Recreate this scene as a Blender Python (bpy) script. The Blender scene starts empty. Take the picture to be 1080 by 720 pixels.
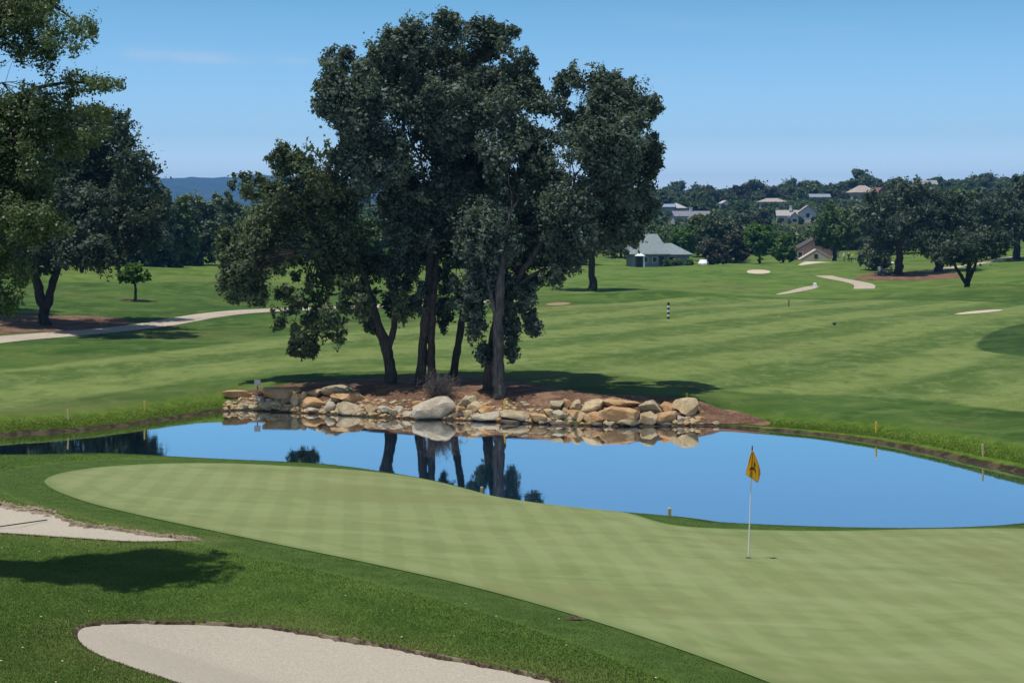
import bpy, bmesh, math, random
import numpy as np
from mathutils import Vector, Matrix

R = math.radians
F_PX, CX, HY, CAMH = 1600.0, 540.0, 225.0, 10.0      # focal length and horizon in photo pixels, camera height over water
sc = bpy.context.scene
COL = sc.collection

# ------------------------------------------------------------------ helpers
def link(o, parent=None):
    COL.objects.link(o)
    if parent is not None:
        o.parent = parent
    return o

def tag(o, label=None, cat=None, group=None, kind=None):
    if label: o['label'] = label
    if cat: o['category'] = cat
    if group: o['group'] = group
    if kind: o['kind'] = kind
    return o

def empty(name, loc, rz=0.0, label=None, cat=None, group=None):
    o = bpy.data.objects.new(name, None)
    o.empty_display_size = 0.3
    o.location = loc
    o.rotation_euler = (0, 0, rz)
    link(o)
    return tag(o, label, cat, group)

class MB:
    """collects vertices and faces for ONE mesh"""
    def __init__(self):
        self.v = []; self.f = []; self.m = []; self.n = 0
    def add(self, verts, faces, mat=0):
        verts = np.asarray(verts, float)
        self.v.append(verts)
        for f in faces:
            self.f.append([i + self.n for i in f]); self.m.append(mat)
        self.n += len(verts)
    def box(self, c, s, rz=0.0, mat=0, taper=1.0):
        x, y, z = s[0] / 2, s[1] / 2, s[2] / 2
        v = np.array([[-x, -y, -z], [x, -y, -z], [x, y, -z], [-x, y, -z],
                      [-x * taper, -y * taper, z], [x * taper, -y * taper, z], [x * taper, y * taper, z], [-x * taper, y * taper, z]])
        ca, sa = math.cos(rz), math.sin(rz)
        rot = np.array([[ca, -sa, 0], [sa, ca, 0], [0, 0, 1]])
        self.add(v @ rot.T + np.array(c), [(0, 3, 2, 1), (4, 5, 6, 7), (0, 1, 5, 4), (1, 2, 6, 5), (2, 3, 7, 6), (3, 0, 4, 7)], mat)
    def tube(self, pts, rad, sides=8, mat=0, cap=True, rough=0.0, rng=None):
        pts = np.asarray(pts, float); n = len(pts)
        rad = np.broadcast_to(np.asarray(rad, float), (n,))
        tang = np.gradient(pts, axis=0)
        tang /= np.linalg.norm(tang, axis=1)[:, None] + 1e-9
        ref = np.array([0, 1.0, 0]) if abs(tang[0][1]) < 0.9 else np.array([1.0, 0, 0])
        a = np.linspace(0, 2 * np.pi, sides, endpoint=False)
        vs = []
        for i in range(n):
            u = np.cross(tang[i], ref); u /= np.linalg.norm(u) + 1e-9
            w = np.cross(tang[i], u)
            rr = rad[i] * np.ones(sides)
            if rough and rng is not None:
                rr = rr * (1 + rough * rng.standard_normal(sides))
            vs.append(pts[i] + np.outer(np.cos(a) * rr, u) + np.outer(np.sin(a) * rr, w))
        fs = []
        for i in range(n - 1):
            for k in range(sides):
                k2 = (k + 1) % sides
                fs.append((i * sides + k, i * sides + k2, (i + 1) * sides + k2, (i + 1) * sides + k))
        if cap:
            fs.append(tuple(range(sides))[::-1]); fs.append(tuple((n - 1) * sides + k for k in range(sides)))
        self.add(np.concatenate(vs), fs, mat)
    def build(self, name, mats, parent=None, smooth=False, loc=None):
        me = bpy.data.meshes.new(name)
        vs = np.concatenate(self.v) if self.v else np.zeros((0, 3))
        me.from_pydata(vs.tolist(), [], self.f)
        if not isinstance(mats, (list, tuple)): mats = [mats]
        for m in mats: me.materials.append(m)
        if len(mats) > 1: me.polygons.foreach_set('material_index', self.m)
        if smooth: me.polygons.foreach_set('use_smooth', [True] * len(me.polygons))
        me.update()
        o = bpy.data.objects.new(name, me)
        if loc is not None: o.location = loc
        return link(o, parent)

def mesh_np(name, verts, faces, mats, attrs=None, smooth=False, parent=None, matidx=None):
    """faces: (N,k) array, fast path"""
    me = bpy.data.meshes.new(name)
    nf, k = faces.shape
    me.vertices.add(len(verts)); me.vertices.foreach_set('co', np.ascontiguousarray(verts, np.float32).ravel())
    me.loops.add(nf * k); me.loops.foreach_set('vertex_index', np.ascontiguousarray(faces, np.int32).ravel())
    me.polygons.add(nf); me.polygons.foreach_set('loop_start', np.arange(0, nf * k, k, dtype=np.int32))
    if smooth: me.polygons.foreach_set('use_smooth', np.ones(nf, bool))
    if not isinstance(mats, (list, tuple)): mats = [mats]
    for m in mats: me.materials.append(m)
    if matidx is not None: me.polygons.foreach_set('material_index', np.ascontiguousarray(matidx, np.int32))
    for an, av in (attrs or {}).items():
        a = me.attributes.new(an, 'FLOAT', 'POINT'); a.data.foreach_set('value', np.ascontiguousarray(av, np.float32))
    me.update(calc_edges=True); me.validate()
    o = bpy.data.objects.new(name, me)
    return link(o, parent)

# ------------------------------------------------------------------ materials
class NT:
    def __init__(self, name):
        self.m = bpy.data.materials.new(name); self.m.use_nodes = True
        self.t = self.m.node_tree; self.t.nodes.clear()
        self.out = self.t.nodes.new('ShaderNodeOutputMaterial')
    def n(self, typ, **kw):
        nd = self.t.nodes.new(typ)
        for k, v in kw.items():
            if k.startswith('i_'): nd.inputs[k[2:].replace('_', ' ')].default_value = v
            else: setattr(nd, k, v)
        return nd
    def l(self, a, b): self.t.links.new(a, b)
    def val(self, x, sock):
        if isinstance(x, (int, float)): sock.default_value = x
        elif isinstance(x, (tuple, list)):
            sock.default_value = tuple(x) + ((1.0,) if len(x) == 3 and len(sock.default_value) == 4 else ())
        else: self.l(x, sock)
    def math(self, op, a, b=0.0, c=None, clamp=False):
        nd = self.n('ShaderNodeMath', operation=op, use_clamp=clamp)
        self.val(a, nd.inputs[0]); self.val(b, nd.inputs[1])
        if c is not None: self.val(c, nd.inputs[2])
        return nd.outputs[0]
    def mix(self, f, a, b, blend='MIX'):
        nd = self.n('ShaderNodeMix', data_type='RGBA', blend_type=blend)
        self.val(f, nd.inputs[0]); self.val(a, nd.inputs[6]); self.val(b, nd.inputs[7])
        return nd.outputs[2]
    def sstep(self, x, lo, hi):
        nd = self.n('ShaderNodeMapRange', interpolation_type='SMOOTHSTEP')
        self.val(x, nd.inputs[0]); nd.inputs[1].default_value = lo; nd.inputs[2].default_value = hi
        return nd.outputs[0]
    def attr(self, name): return self.n('ShaderNodeAttribute', attribute_name=name).outputs['Fac']
    def pos(self): return self.n('ShaderNodeNewGeometry').outputs['Position']
    def coord(self, base=None, scale=(1, 1, 1), rot=(0, 0, 0)):
        mp = self.n('ShaderNodeMapping'); mp.inputs['Scale'].default_value = scale; mp.inputs['Rotation'].default_value = rot
        self.l(base if base is not None else self.pos(), mp.inputs['Vector']); return mp.outputs[0]
    def noise(self, vec, scale, detail=3.0, rough=0.55, dist=0.0):
        nd = self.n('ShaderNodeTexNoise'); nd.inputs['Scale'].default_value = scale; nd.inputs['Detail'].default_value = detail
        nd.inputs['Roughness'].default_value = rough; nd.inputs['Distortion'].default_value = dist
        self.l(vec, nd.inputs['Vector']); return nd.outputs['Fac']
    def bump(self, h, strength=0.5, dist=0.02):
        nd = self.n('ShaderNodeBump'); nd.inputs['Strength'].default_value = strength; nd.inputs['Distance'].default_value = dist
        self.l(h, nd.inputs['Height']); return nd.outputs[0]
    def bsdf(self, col, rough=0.7, spec=0.3, normal=None, metal=0.0):
        b = self.n('ShaderNodeBsdfPrincipled')
        self.val(col, b.inputs['Base Color']); self.val(rough, b.inputs['Roughness'])
        b.inputs['Specular IOR Level'].default_value = spec; b.inputs['Metallic'].default_value = metal
        if normal is not None: self.l(normal, b.inputs['Normal'])
        return b.outputs[0]
    def done(self, sh): self.l(sh, self.out.inputs['Surface']); return self.m

def plain(name, col, rough=0.6, spec=0.3, var=0.12, scale=6.0, metal=0.0, bump=0.0):
    t = NT(name); p = t.n('ShaderNodeTexCoord').outputs['Object']
    nz = t.noise(p, scale, 4)
    dark = tuple(c * (1 - var) for c in col); lite = tuple(min(1, c * (1 + var)) for c in col)
    c = t.mix(nz, dark, lite)
    return t.done(t.bsdf(c, rough, spec, t.bump(nz, bump, 0.02) if bump else None, metal))

def leaf_mat(name, c0, c1, c2, rough=0.5, spec=0.35, trans=0.22, shade=(1.6, 1.7, 0.7)):
    t = NT(name); a = t.attr('tint')
    rp = t.n('ShaderNodeValToRGB'); e = rp.color_ramp.elements
    e[0].position = 0.0; e[0].color = c0 + (1,); e[1].position = 1.0; e[1].color = c2 + (1,)
    m = e.new(0.55); m.color = c1 + (1,)
    t.l(a, rp.inputs[0])
    b = t.bsdf(rp.outputs[0], rough, spec)
    tr = t.n('ShaderNodeBsdfTranslucent')
    t.l(t.mix(1.0, rp.outputs[0], shade + (1,) if len(shade) == 3 else shade, 'MULTIPLY'), tr.inputs['Color'])
    mx = t.n('ShaderNodeMixShader'); mx.inputs[0].default_value = trans
    t.l(b, mx.inputs[1]); t.l(tr.outputs[0], mx.inputs[2])
    return t.done(mx.outputs[0])

def bark_mat(name, c0, c1):
    t = NT(name); p = t.n('ShaderNodeTexCoord').outputs['Object']
    v = t.coord(p, (1, 1, 0.18))
    n1 = t.noise(v, 9, 6, 0.7); n2 = t.noise(p, 1.3, 3)
    c = t.mix(t.sstep(n1, 0.35, 0.68), c0, c1)
    c = t.mix(t.math('MULTIPLY', n2, 0.3), c, (0.09, 0.088, 0.075))
    return t.done(t.bsdf(c, 0.9, 0.15, t.bump(n1, 1.0, 0.12)))

def rock_mat(name, c0, c1, c2):
    t = NT(name); p = t.n('ShaderNodeTexCoord').outputs['Object']
    info = t.n('ShaderNodeObjectInfo')
    off = t.n('ShaderNodeVectorMath', operation='ADD'); t.l(p, off.inputs[0])
    mul = t.math('MULTIPLY', info.outputs['Random'], 37.0); cb = t.n('ShaderNodeCombineXYZ'); t.l(mul, cb.inputs[0]); t.l(mul, cb.inputs[1]); t.l(cb.outputs[0], off.inputs[1])
    v = off.outputs[0]
    n1 = t.noise(v, 1.6, 5, 0.6, 0.4); n2 = t.noise(v, 7, 6, 0.7); n3 = t.noise(v, 22, 4, 0.7)
    c = t.mix(t.sstep(n1, 0.38, 0.6), c0, c1)
    c = t.mix(t.math('MULTIPLY', t.sstep(n2, 0.52, 0.72), 0.8), c, c2)
    c = t.mix(t.math('MULTIPLY', t.sstep(n3, 0.55, 0.68), 0.6), c, (0.13, 0.085, 0.05))
    z = t.n('ShaderNodeSeparateXYZ'); t.l(t.pos(), z.inputs[0])
    wet = t.math('MULTIPLY', t.sstep(t.math('ADD', z.outputs[2], t.math('MULTIPLY', n2, 0.12)), 0.22, 0.08), 0.72)
    c = t.mix(wet, c, (0.05, 0.042, 0.035))                         # the wet tide mark along the water
    h = t.math('ADD', t.math('ADD', n2, n1), t.math('MULTIPLY', n3, 0.6))
    return t.done(t.bsdf(c, 0.92, 0.15, t.bump(h, 1.0, 0.16)))

# ------------------------------------------------------------------ terrain
def sm(x, a, b):
    t = np.clip((x - a) / (b - a), 0, 1); return t * t * (3 - 2 * t)
def smin(a, b, k):
    h = np.clip(0.5 + 0.5 * (b - a) / k, 0, 1); return b + (a - b) * h - k * h * (1 - h)
def smax(a, b, k): return -smin(-a, -b, k)

def sdf_poly(px, py, poly, far=60.0):
    """signed distance, negative inside"""
    px = np.asarray(px, float); py = np.asarray(py, float)
    shp = px.shape; X = px.ravel(); Y = py.ravel()
    out = np.full(X.shape, far)
    mn = poly.min(0) - far; mx = poly.max(0) + far
    idx = np.where((X > mn[0]) & (X < mx[0]) & (Y > mn[1]) & (Y < mx[1]))[0]
    for s in range(0, len(idx), 100000):
        ii = idx[s:s + 100000]; x = X[ii]; y = Y[ii]
        d = np.full(len(ii), 1e18); c = np.zeros(len(ii), bool)
        for k in range(len(poly)):
            ax, ay = poly[k]; bx, by = poly[(k + 1) % len(poly)]
            ex, ey = bx - ax, by - ay
            t = np.clip(((x - ax) * ex + (y - ay) * ey) / (ex * ex + ey * ey + 1e-12), 0, 1)
            d = np.minimum(d, (x - ax - t * ex) ** 2 + (y - ay - t * ey) ** 2)
            c ^= ((ay > y) != (by > y)) & (x < ex * (y - ay) / (ey if ey != 0 else 1e-12) + ax)
        out[ii] = np.where(c, -1, 1) * np.minimum(np.sqrt(d), far)
    return out.reshape(shp)

def smooth_poly(p, it=2):
    p = np.asarray(p, float)
    for _ in range(it):
        q = np.roll(p, -1, 0); p = np.stack([p * .75 + q * .25, p * .25 + q * .75], 1).reshape(-1, 2)
    return p

def plane_h(x, y):
    return 6.06 - .06 * x - .08 * y + 1.2 * sm(y, 13, 3)

# the far land, as heights seen along sight lines: photo column, distance, height over the water
CTL = np.array([
 (-300,70,1.4),(-100,75,1.0),(100,78,.75),(240,79,.95),(320,80,1.15),(540,80,1.2),(740,78,1.0),(850,76,.70),(950,73,.70),(1150,66,.95),(1400,66,1.6),
 (-200,110,2.2),(0,108,1.6),(150,110,1.15),(300,110,1.0),(540,110,.95),(800,108,.85),(1080,105,1.3),(1300,105,2.2),
 (-100,150,2.3),(0,148,1.9),(142,146,1.5),(300,150,1.1),(540,150,.8),(700,150,.75),(900,150,.8),(1080,150,1.3),(1300,150,2.4),
 (-100,195,2.9),(0,195,2.65),(100,195,2.75),(200,195,2.6),(300,190,1.8),(450,190,1.2),(540,190,.5),(640,190,.2),(740,190,.2),(850,190,.0),(950,190,.1),(1020,190,.4),(1120,190,1.5),
 (950,240,.5),(850,240,.25),(740,240,.25),(640,240,.0),(500,240,.2),(300,240,1.4),(100,240,2.2),(1080,240,1.3),(1200,240,2.4),
 (540,285,-.5),(660,285,-.4),(740,285,.55),(800,285,.6),(890,288,.75),(950,285,.9),(1080,285,2.0),(400,285,0),(300,285,1),(0,285,2.2),
 (660,315,-.5),(742,308,-1.1),(720,308,-.8),(764,308,-.8),(740,345,-.3),(670,345,-.3),(900,330,.4),(1080,330,2.),(300,330,.5),(0,330,1.5),
 (700,400,1.5),(850,400,1.2),(1080,400,4),(400,400,.5),(0,400,1),
 (730,520,6.0),(850,520,5.2),(1000,520,8.5),(500,520,4),(200,520,2),
 (710,570,9),(840,570,6.5),(815,700,12),(920,750,17),(700,700,12),(1080,700,16),(400,700,6),(0,700,3),
 (650,900,13),(720,900,15),(800,900,19),(900,900,20.5),(1000,900,22.5),(1150,900,24),(400,900,9),(100,900,5),
 (650,1300,8),(900,1300,10),(1150,1300,12),(100,1300,2)], float)
def _uv(x, y):
    y = np.maximum(y, 30.0)
    return np.clip(x / y * F_PX / 400.0, -3.2, 3.2), np.log(y) * 2.2
_cu, _cv = _uv((CTL[:, 0] - CX) / F_PX * CTL[:, 1], CTL[:, 1])
def _phi(r2): return r2 * np.log(r2 + 1e-9)
def _fit():
    n = len(CTL)
    A = _phi((_cu[:, None] - _cu[None]) ** 2 + (_cv[:, None] - _cv[None]) ** 2) + np.eye(n) * 0.02
    P = np.stack([np.ones(n), _cu, _cv], 1)
    M = np.block([[A, P], [P.T, np.zeros((3, 3))]])
    return np.linalg.solve(M, np.concatenate([CTL[:, 2], np.zeros(3)]))
_W = _fit()
def far_h(x, y):
    shp = x.shape; u, v = _uv(x.ravel(), np.minimum(y.ravel(), 1300))
    out = _W[-3] + _W[-2] * u + _W[-1] * v
    for i in range(len(CTL)):
        out = out + _W[i] * _phi((u - _cu[i]) ** 2 + (v - _cv[i]) ** 2)
    Y = y.ravel(); X = x.ravel()
    out = out * sm(Y, 2600, 1300)
    # mounds and swales of the fairway
    def g(cpx, d, sx, sy, a):
        return a * np.exp(-((X - (cpx - CX) / F_PX * d) / sx) ** 2 - ((Y - d) / sy) ** 2)
    out += g(690, 172, 10, 6, 1.0) + g(1050, 170, 9, 8, .8) + g(960, 176, 7, 6, .45) + g(90, 158, 8, 8, .75) + g(225, 165, 8, 7, .7) + g(150, 178, 6, 6, -.3) + g(700, 250, 16, 9, .45) + g(855, 272, 6, 7, .55) + g(925, 275, 6, 6, .3) + g(1040, 330, 20, 12, .8)
    out += .17 * np.sin(X * .10 + 1.3 + Y * .03) * np.sin(Y * .10 + .4 + .6 * np.sin(X * .045)) * sm(Y, 82, 110) * sm(Y, 400, 300)
    return out.reshape(shp)

FAR_SHORE = [(-420,478),(-150,472),(-60,466),(0,459),(60,456),(125,450),(185,441),(250,431),(290,434.5),(340,436),(380,439),(430,441.5),(470,442.5),(520,444.5),
             (560,446.5),(620,449),(680,449.5),(730,448.5),(770,450),(800,453),(840,456),(880,460.5),(922,466),(984,478),(1029,488.5),(1080,499),(1140,515),(1200,536)]
LIP = [(1400,549),(1200,545),(1080,545),(1000,547),(960,551),(880,553),(800,551),(745,546),(720,541),(700,536),(650,524),(600,515),(500,500),(400,490),(300,485),(200,481),(100,476),(0,474),(-100,474),(-300,476)]
def plane_hit(px, py):
    s = (py - HY) / F_PX; u = (px - CX) / F_PX
    d = (CAMH - 6.06) / (s - .06 * u - .08); return u * d, d
def _pond():
    P = []
    for px, py in FAR_SHORE:
        d = F_PX * CAMH / (py - HY); P.append(((px - CX) / F_PX * d, d))
    for px, py in LIP:
        x, y = plane_hit(px, py); P.append((x * 1.04, y + plane_h(x, y) / .5 + .9))
    return smooth_poly(P, 2)
POND = _pond()

GREEN_PX = [(45,505),(50,512),(68,521),(100,532),(150,544),(200,555),(300,576),(400,596),(500,618),(600,645),(700,677),(780,706),(840,730),(960,775),(1150,800),
            (1350,720),(1330,620),(1220,575),(1150,562),(1080,556),(1000,556),(960,558),(880,561),(800,560),(745,558),(715,556),(690,551),(660,541),(625,529),(580,519),(500,507),(400,497),(300,491),(240,488),(170,488),(110,491),(65,497)]
GREEN = smooth_poly([plane_hit(*p) for p in GREEN_PX], 2)

def T0(x, y):
    """land height before the bunkers are dug"""
    x = np.asarray(x, float); y = np.asarray(y, float)
    s = sdf_poly(x, y, POND, 60.0)
    yc = np.interp(x, [-60, -25, -10, 0, 8, 15, 22, 40], [62, 62.5, 60, 58, 56, 53, 50, 50])
    sg = sdf_poly(x, y, GREEN, 14.0)
    near = plane_h(x, y)
    near = near - .28 * sm(sg, .9, 4.0) * sm(y, 40, 33) + .07 * np.sin(x * .55 + .5) * np.sin(y * .6 + 1) * sm(sg, 1, 4)
    near = near + .26 * np.exp(-((x - 3.9) / 1.7) ** 2 - ((y - 36.8) / 1.6) ** 2)
    near = near + .10 * np.sin(x * .25 + .8) * np.sin(y * .22) * sm(sg, 2, -4)
    far = far_h(x, y)
    w = sm(y - yc, -7, 7)
    raw = near * (1 - w) + far * w
    sl = .5 * (1 - w) + w * np.interp(x / np.maximum(y, 1) * F_PX + CX, [0, 240, 280, 720, 760, 860, 1080], [.55, .45, .5, .55, .22, .3, .75])
    bank = np.where(s > 0, s * sl + .03, np.maximum(s * .45, -1.2) + .03)
    k = .9 * (1 - w) + .5 * w
    return smin(raw, bank, k)

_dd = np.concatenate([np.arange(9, 130, .04), np.arange(130, 1500, .5)])
def at(px, py):
    """first place on the land under a photo pixel"""
    x = (px - CX) / F_PX * _dd; z = CAMH - (py - HY) / F_PX * _dd
    hit = np.where(T0(x, _dd) >= z)[0]
    d = _dd[hit[0]] if len(hit) else 300.0
    return ((px - CX) / F_PX * d, d)
def on(px, d):
    x = (px - CX) / F_PX * d
    return Vector((x, d, float(T0(np.array([x]), np.array([d]))[0])))
def onp(px, py):
    x, d = at(px, py); return Vector((x, d, float(T0(np.array([x]), np.array([d]))[0])))
def atpoly(pts, it=2): return smooth_poly([at(*p) for p in pts], it)
def dpoly(pts, it=2): return smooth_poly([((px - CX) / F_PX * d, d) for px, d in pts], it)

def ribbon(pts, w, it=2):
    """closed outline of a path; pts = (px, d)"""
    c = np.array([((px - CX) / F_PX * d, d) for px, d in pts])
    for _ in range(it):
        q = [c[0]]
        for a, b in zip(c[:-1], c[1:]): q += [a * .75 + b * .25, a * .25 + b * .75]
        c = np.array(q + [c[-1]])
    t = np.gradient(c, axis=0); t /= np.linalg.norm(t, axis=1)[:, None]
    n = np.stack([-t[:, 1], t[:, 0]], 1) * (np.asarray(w) / 2)
    return np.concatenate([c + n, (c - n)[::-1]])

# zones: name -> outline
B_FRONT = atpoly([(77,666),(83,659),(110,655),(150,654.5),(200,656),(260,658),(300,662),(350,671),(400,679),(450,688),(500,698),(540,706),(590,718),(640,732),(620,775),(400,775),(280,752),(220,731),(180,717),(140,704),(102,690),(83,678)], 2)
B_LEFT = atpoly([(-90,526),(0,531),(30,536),(58,541),(72,550),(110,556),(150,561.5),(190,567),(222,570),(150,572),(80,567),(0,561),(-90,556)], 2)
PATH_LEFT = ribbon([(-160,84),(-60,96),(0,103),(70,110.5),(130,117),(170,122),(215,131),(260,138),(300,142.5),(375,148),(450,152),(540,160)], 3.0)
MULCH_LEFT = dpoly([(-120,112),(-40,104.5),(30,110),(80,114),(120,119),(150,124),(110,128),(40,126),(-60,124)], 2)
MULCH_TREES = atpoly([(250,413),(300,406),(360,401),(420,397),(480,397),(540,402),(600,413),(680,419),(730,421),(775,432),(815,446),(812,450.5),(770,446),(700,446),(640,446),(560,443),(480,439),(420,437),(360,433),(300,430),(262,427),(240,420)], 2)
B_FAR = dpoly([(838,262),(855,266),(885,272),(890,279),(878,285),(858,284),(852,274)], 2)
B_MID = dpoly([(786,243),(800,240),(815,244),(808,250),(790,250)], 2)
B_RIGHT = dpoly([(902,279),(915,273),(935,270),(948,274),(940,284),(915,287)], 2)
B_SLIVER = dpoly([(1000,130.5),(1030,132.5),(1062,137),(1050,139),(1020,136)], 2)
PATH_TEE = dpoly([(816,183),(842,197),(866,207),(858,211),(838,203),(820,191)], 2)
PATH_CART = ribbon([(911,202),(913,211),(900,221),(884,229),(868,238)], 2.8)
PATH_RIGHT = ribbon([(975,243),(990,247),(1010,256),(1040,270),(1075,285)], 2.6)
MULCH_RIGHT = dpoly([(893,227),(930,226),(970,222),(1010,223),(1020,231),(990,242),(950,246),(915,243)], 2)
B_DRY = dpoly([(575,152),(592,152),(604,157),(596,160),(578,157)], 2)
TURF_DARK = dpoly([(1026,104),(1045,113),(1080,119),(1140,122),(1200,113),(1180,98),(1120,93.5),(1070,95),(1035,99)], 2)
FAIRWAY = atpoly([(-90,397),(0,391),(100,379),(200,368),(300,353),(420,341),(540,328),(640,320),(700,315),(800,314),(900,316),(1080,318),(1180,340),(1200,430),(1080,436),(1000,424),(930,418),(860,416),(790,414),(740,410),(690,398),(560,389),(400,391),(300,395),(200,403),(120,414),(60,425),(0,432),(-90,442)], 2)

BUNKERS = [B_FRONT, B_LEFT]
FLATS = [PATH_LEFT, MULCH_LEFT, MULCH_TREES, B_FAR, B_MID, B_RIGHT, B_SLIVER, PATH_TEE, PATH_CART, PATH_RIGHT, MULCH_RIGHT, GREEN, B_DRY]

def bunker_floor(x, y, sb):
    return T0(x, y) - .035 - .26 * sm(-sb, 0.0, 2.2)

def ground_z(x, y):
    z = T0(x, y)
    for p in BUNKERS:
        s = sdf_poly(x, y, p, 6.0); z = z - .62 * sm(-s, .0, .16)
    for p in FLATS:
        s = sdf_poly(x, y, p, 6.0); z = z - np.where(y > 60, .10, .05) * sm(-s, .1, np.where(y > 60, .8, .4))
    return z

# ------------------------------------------------------------------ turf shaders
def turf_common(t):
    p = t.pos()
    fine = t.noise(p, 26, 5, 0.75)
    mid = t.noise(p, 2.4, 4, 0.6)
    big = t.noise(t.coord(p, (0.05, 0.10, 0.1)), 1.0, 3, 0.5)
    return p, fine, mid, big

def ground_material():
    t = NT('turf'); p, fine, mid, big = turf_common(t)
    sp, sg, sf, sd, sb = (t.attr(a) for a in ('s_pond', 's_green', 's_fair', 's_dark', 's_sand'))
    sep = t.n('ShaderNodeSeparateXYZ'); t.l(p, sep.inputs[0]); Y = sep.outputs[1]
    wob = t.noise(t.coord(p, (1, 1, 1)), 0.9, 3)
    wv = t.math('MULTIPLY', t.math('SUBTRACT', wob, 0.5), 1.2)
    # rough
    c = t.mix(t.sstep(mid, .3, .72), (.044, .092, .016), (.078, .142, .028))
    c = t.mix(t.math('MULTIPLY', t.sstep(big, .5, .68), .55), c, (.088, .125, .034))
    c = t.mix(t.math('MULTIPLY', t.sstep(fine, .45, .75), .55), c, (.105, .165, .04))
    # far semi-rough, a little lighter, in streaky patches
    patch = t.noise(t.coord(p, (.035, .055, .1)), 1.0, 5, .6, .8)
    streak = t.noise(t.coord(p, (.15, .15, .3), (0, 0, .12)), 1.0, 6, .66, 1.2)
    streak2 = t.noise(t.coord(p, (.42, .34, .3), (0, 0, -.3)), 1.0, 6, .72, .8)
    cf = t.mix(t.sstep(streak, .36, .64), (.044, .092, .018), (.098, .158, .036))
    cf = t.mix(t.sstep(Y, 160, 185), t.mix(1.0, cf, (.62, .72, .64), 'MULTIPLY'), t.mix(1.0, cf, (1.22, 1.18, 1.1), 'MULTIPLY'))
    cf = t.mix(t.math('MULTIPLY', t.sstep(patch, .50, .66), .6), cf, (.130, .150, .052))
    cf = t.mix(t.math('MULTIPLY', t.sstep(streak2, .46, .70), .45), cf, (.150, .190, .068))
    cf = t.mix(t.math('MULTIPLY', t.sstep(streak2, .47, .32), .4), cf, (.040, .075, .018))
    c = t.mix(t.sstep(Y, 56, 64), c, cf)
    # fairway: mown in broad lanes
    wave = t.n('ShaderNodeTexWave', wave_type='BANDS', bands_direction='X', wave_profile='SIN')
    t.l(t.coord(p, (.031, .031, .031), (0, 0, R(37))), wave.inputs['Vector'])
    wave.inputs['Scale'].default_value = 1.0; wave.inputs['Distortion'].default_value = 1.4; wave.inputs['Detail'].default_value = 3
    wave.inputs['Detail Scale'].default_value = 2.0
    lanes = t.sstep(wave.outputs['Fac'], .3, .7)
    fw = t.mix(lanes, (.068, .116, .028), (.138, .186, .057))
    fw = t.mix(t.math('MULTIPLY', t.sstep(streak, .44, .62), .38), fw, (.150, .205, .074))
    fw = t.mix(t.math('MULTIPLY', t.sstep(streak, .47, .35), .48), fw, (.056, .102, .024))
    fw = t.mix(t.math('MULTIPLY', t.sstep(patch, .54, .68), .35), fw, (.116, .128, .044))
    fw = t.mix(t.math('MULTIPLY', t.sstep(streak2, .50, .66), .42), fw, (.175, .222, .092))
    fw = t.mix(t.math('MULTIPLY', t.sstep(streak2, .47, .35), .38), fw, (.060, .100, .026))
    grain = t.noise(t.coord(p, (.9, .55, .3), (0, 0, -.15)), 1.0, 5, .75, .5)
    fw = t.mix(t.math('MULTIPLY', t.sstep(grain, .50, .68), .55), fw, (.20, .235, .088))
    fw = t.mix(t.math('MULTIPLY', t.sstep(grain, .48, .32), .65), fw, (.052, .088, .022))
    infair = t.sstep(t.math('ADD', sf, wv), .5, -.5)
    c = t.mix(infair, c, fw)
    # darker turf patch on the right, collar round the green
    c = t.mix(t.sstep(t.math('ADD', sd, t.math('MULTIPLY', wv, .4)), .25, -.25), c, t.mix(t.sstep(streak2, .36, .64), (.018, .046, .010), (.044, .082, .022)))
    col = t.mix(t.sstep(mid, .35, .7), (.048, .090, .020), (.072, .120, .030))
    col = t.mix(t.math('MULTIPLY', t.sstep(fine, .5, .75), .4), col, (.10, .16, .045))
    ring = t.math('MULTIPLY', t.sstep(t.math('ADD', sg, t.math('MULTIPLY', wv, .12)), 1.25, 1.05), 1.0)
    c = t.mix(ring, c, col)
    edge = t.math('MULTIPLY', t.sstep(sg, 1.0, 1.3), t.sstep(sg, 2.0, 1.4))
    c = t.mix(t.math('MULTIPLY', edge, .40), c, (.105, .170, .038))
    # worn yellow rim of the bunkers
    c = t.mix(t.math('MULTIPLY', t.sstep(t.math('ADD', sb, t.math('MULTIPLY', wv, .8)), .9, .0), .45), c, (.15, .165, .06))
    # pond bank: lush strip, then mud
    strip = t.math('MULTIPLY', t.sstep(t.math('ADD', sp, wv), 2.4, .9), .8)
    c = t.mix(strip, c, t.mix(t.sstep(mid, .35, .65), (.056, .110, .013), (.105, .165, .022)))
    mud = t.mix(t.sstep(mid, .4, .65), (.030, .025, .017), (.085, .066, .045))
    c = t.mix(t.sstep(t.math('ADD', sp, t.math('MULTIPLY', wv, .22)), .26, .14), c, mud)
    c = t.mix(t.sstep(sb, .02, -.03), c, t.mix(t.sstep(mid, .4, .6), (.10, .075, .05), (.24, .19, .14)))
    # wooded hills: dry brown floor
    c = t.mix(t.sstep(Y, 330, 420), c, t.mix(mid, (.035, .050, .020), (.070, .075, .036)))
    c = t.mix(1.0, c, (.93, .90, .76), 'MULTIPLY')
    h = t.math('ADD', t.math('MULTIPLY', fine, .6), mid)
    return t.done(t.bsdf(c, .92, .08, t.bump(h, .55, .05)))

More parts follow.
